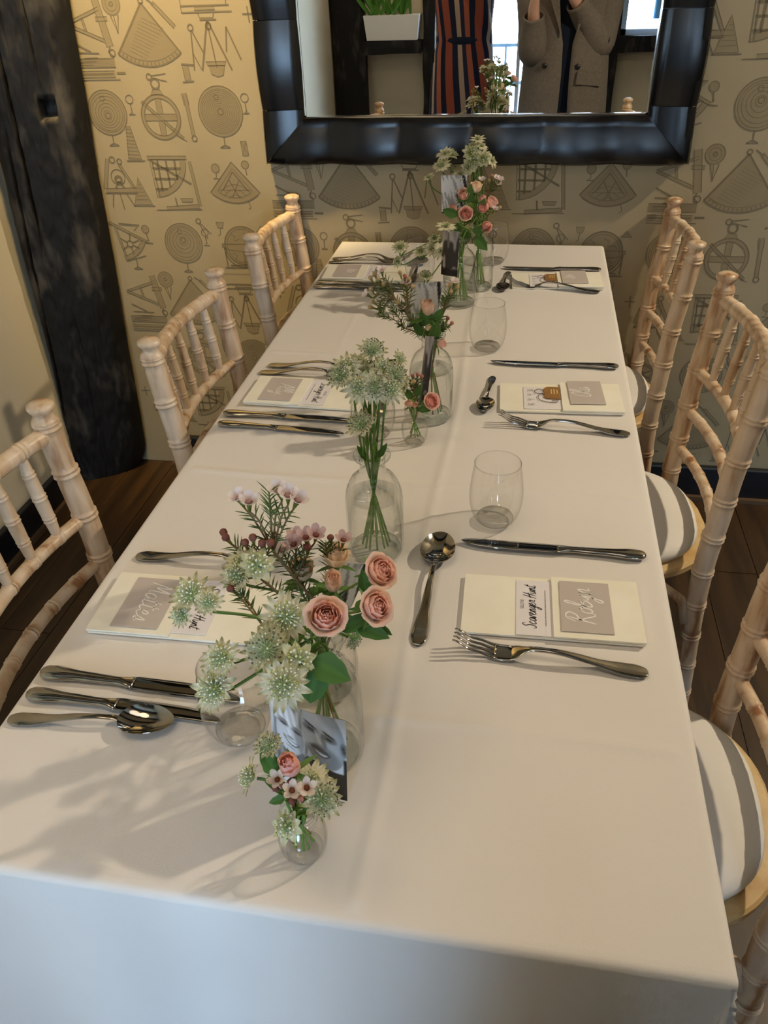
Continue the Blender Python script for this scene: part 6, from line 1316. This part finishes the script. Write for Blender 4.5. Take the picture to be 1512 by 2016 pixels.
lk(_m, fc.outputs[0], rp.inputs[0]); lk(_m, rp.outputs[0], bsdf(_m).inputs['Base Color'])
wc = Vector((-0.2799, -1.1500, 1.0601)); WX, WYY = wc.x, -1.15
wo = thing('person', 'person in a rust, navy and cream striped jumpsuit standing behind, seen in mirror', 'person', (WX, WYY, 0)); WB = Vector(wo.location)
sh = Vector((WX + .03, WYY + .13, 1.36)); el = Vector((WX + .09, WYY + .04, 1.08)); wr = Vector((WX + .11, WYY - .06, .87)); pm = Vector((WX + .11, WYY - .09, .79))
fg = lambda pm, s: [[(pm + Vector((s*.006*(j - 1.5), .035, .008)), .0098), (pm + Vector((s*.011*(j - 1.5), .070 - .006*abs(j - 1.3), -.008)), .0085), (pm + Vector((s*.012*(j - 1.5), .088 - .008*abs(j - 1.3), -.028)), .0072)] for j in range(4)] + [[(pm + Vector((s*.026, .012, .01)), .010), (pm + Vector((s*.036, .040, .008)), .0085)]]
sh2 = Vector((WX - .04, WYY - .13, 1.36)); el2 = Vector((WX - .10, WYY - .16, 1.07)); wr2 = Vector((WX - .12, WYY - .04, .90)); pm2 = Vector((WX - .12, WYY - .01, .82))
fg2 = [[(pm2 + Vector((.010*(j - 1.5), .004, -.035)), .0098), (pm2 + Vector((.012*(j - 1.5), .010, -.068 + .005*abs(j - 1.3))), .0085), (pm2 + Vector((.012*(j - 1.5), .022, -.090 + .007*abs(j - 1.3))), .0072)] for j in range(4)] + [[(pm2 + Vector((.024, .012, -.012)), .010), (pm2 + Vector((.032, .022, -.040)), .0085)]]
figure(wo, WB, [(-1, (WX - .09, WYY, 0)), (1, (WX + .09, WYY, 0))], (WX, WYY, 0.88), (WX, WYY, 1.24), (WX, WYY + .01, 1.45), (WX - .01, WYY + .03, 1.57),
       [{'chain': [(sh, .050), (el, .036), (wr, .025), (pm, (.033, .017))], 'fingers': [[(a - pm2 + pm, r) for a, r in ch] for ch in fg2]}, {'chain': [(sh2, .050), (el2, .036), (wr2, .025), (pm2, (.017, .033))], 'fingers': fg2}])
rg = [((0, 0, z), rx, ry) for z, rx, ry in ((0.62, .190, .165), (0.74, .180, .160), (0.86, .170, .150), (0.96, .165, .135), (1.02, .150, .125), (1.10, .155, .132), (1.22, .165, .140), (1.32, .175, .125), (1.38, .140, .100), (1.42, .075, .070))]
loftrings(rg, 40).build('striped_top', M['stripes'], wo)
for s in (-1, 1):
    g = G(); g.tube([(s*.10, 0, .06), (s*.10, .01, .40), (s*.09, 0, .72), (s*.075, 0, .90)], [.115, .105, .105, .10], 18); g.build('trouser_leg', M['stripes'], wo)
    g = G(); g.ball((s*.09, .045, .04), .048, 12, 8, sq=(.85, 2.4, .75)); g.build('shoe', M['shoe_leather'], wo)
G().lathe([(.150, 1.0), (.156, 1.005), (.156, 1.035), (.150, 1.04)], 30, Matrix.Scale(.84, 4, (0, 1, 0))).build('waist_tie', M['navy'], wo)
for S, E, Wp in ((sh, el, wr), (sh2, el2, wr2)):
    P = catmull([S - WB + Vector((0, 0, .02)), S.lerp(E, .5) - WB, E - WB, E.lerp(Wp, .75) - WB], 7); n = len(P)
    g = G(); g.tube(P, [lerp(.080, .058, i/(n - 1)) for i in range(n)], 16, cap=False); o = g.build('sleeve', M['stripes'], wo); m = o.modifiers.new('thickness', 'SOLIDIFY'); m.thickness = .004
g = G(); g.ball((-.01, .005, 1.60), .102, 18, 12, sq=(.92, 1.02, 1.10)); g.tube(catmull([(-.01, -.04, 1.62), (-.01, -.085, 1.48), (-.01, -.095, 1.30)], 6), [.085]*6 + [.075]*6 + [.03], 14); g.build('hair', M['hair'], wo)
# --- planter on the rail
M['planter'] = mat('white_planter', srgb(232, 228, 218), rough=0.5)
pt = thing('planter_box', 'white trough planter on the dark rail, seen in mirror', 'planter', (-0.850, YR + 0.085, 0.947))
g = G(); g.add([(-.172, -.06, 0), (.172, -.06, 0), (.172, .06, 0), (-.172, .06, 0), (-.190, -.07, .145), (.190, -.07, .145), (.190, .07, .145), (-.190, .07, .145)], [(3, 2, 1, 0), (4, 5, 6, 7), (0, 1, 5, 4), (1, 2, 6, 5), (2, 3, 7, 6), (3, 0, 4, 7)]); g.build('trough', M['planter'], pt, smooth=False)
for i in range(26):
    x = rnd.uniform(-.16, .16); a = rnd.uniform(-1.0, 1.0); L = rnd.uniform(.14, .26); d = Vector((math.sin(a)*.8 + x*1.5, rnd.uniform(.1, .8), 1)).normalized(); sx = d.cross(Vector((0, 1, 0.01))).normalized(); sz = sx.cross(d)
    g = G(); leaf_geo(g, Matrix.Translation((x, rnd.uniform(-.01, .04), .14)) @ Matrix(((sx.x, d.x, sz.x, 0), (sx.y, d.y, sz.y, 0), (sx.z, d.z, sz.z, 0), (0, 0, 0, 1))), L, .030, srgb(44, 92, 30), srgb(92, 142, 52), .2, .5, False); g.build('fern_leaf', M['plant'], pt, usecol=True)
# a patch of blue cloth and leaves in the small window
M['blue'] = mat('pale_blue_cloth', srgb(128, 190, 224), rough=0.9)
bc = thing('blue_cloth', 'pale blue cloth hanging in the small window, seen in mirror', 'cloth', (0.95, YR - 0.03, 1.02))
g = G(); g.grid(lambda u, v: (lerp(-.09, .20, u), 0.012*math.sin(u*18), lerp(0, .9, v)), 24, 6); o = g.build('panel', M['blue'], bc); o.modifiers.new('thickness', 'SOLIDIFY').thickness = .003
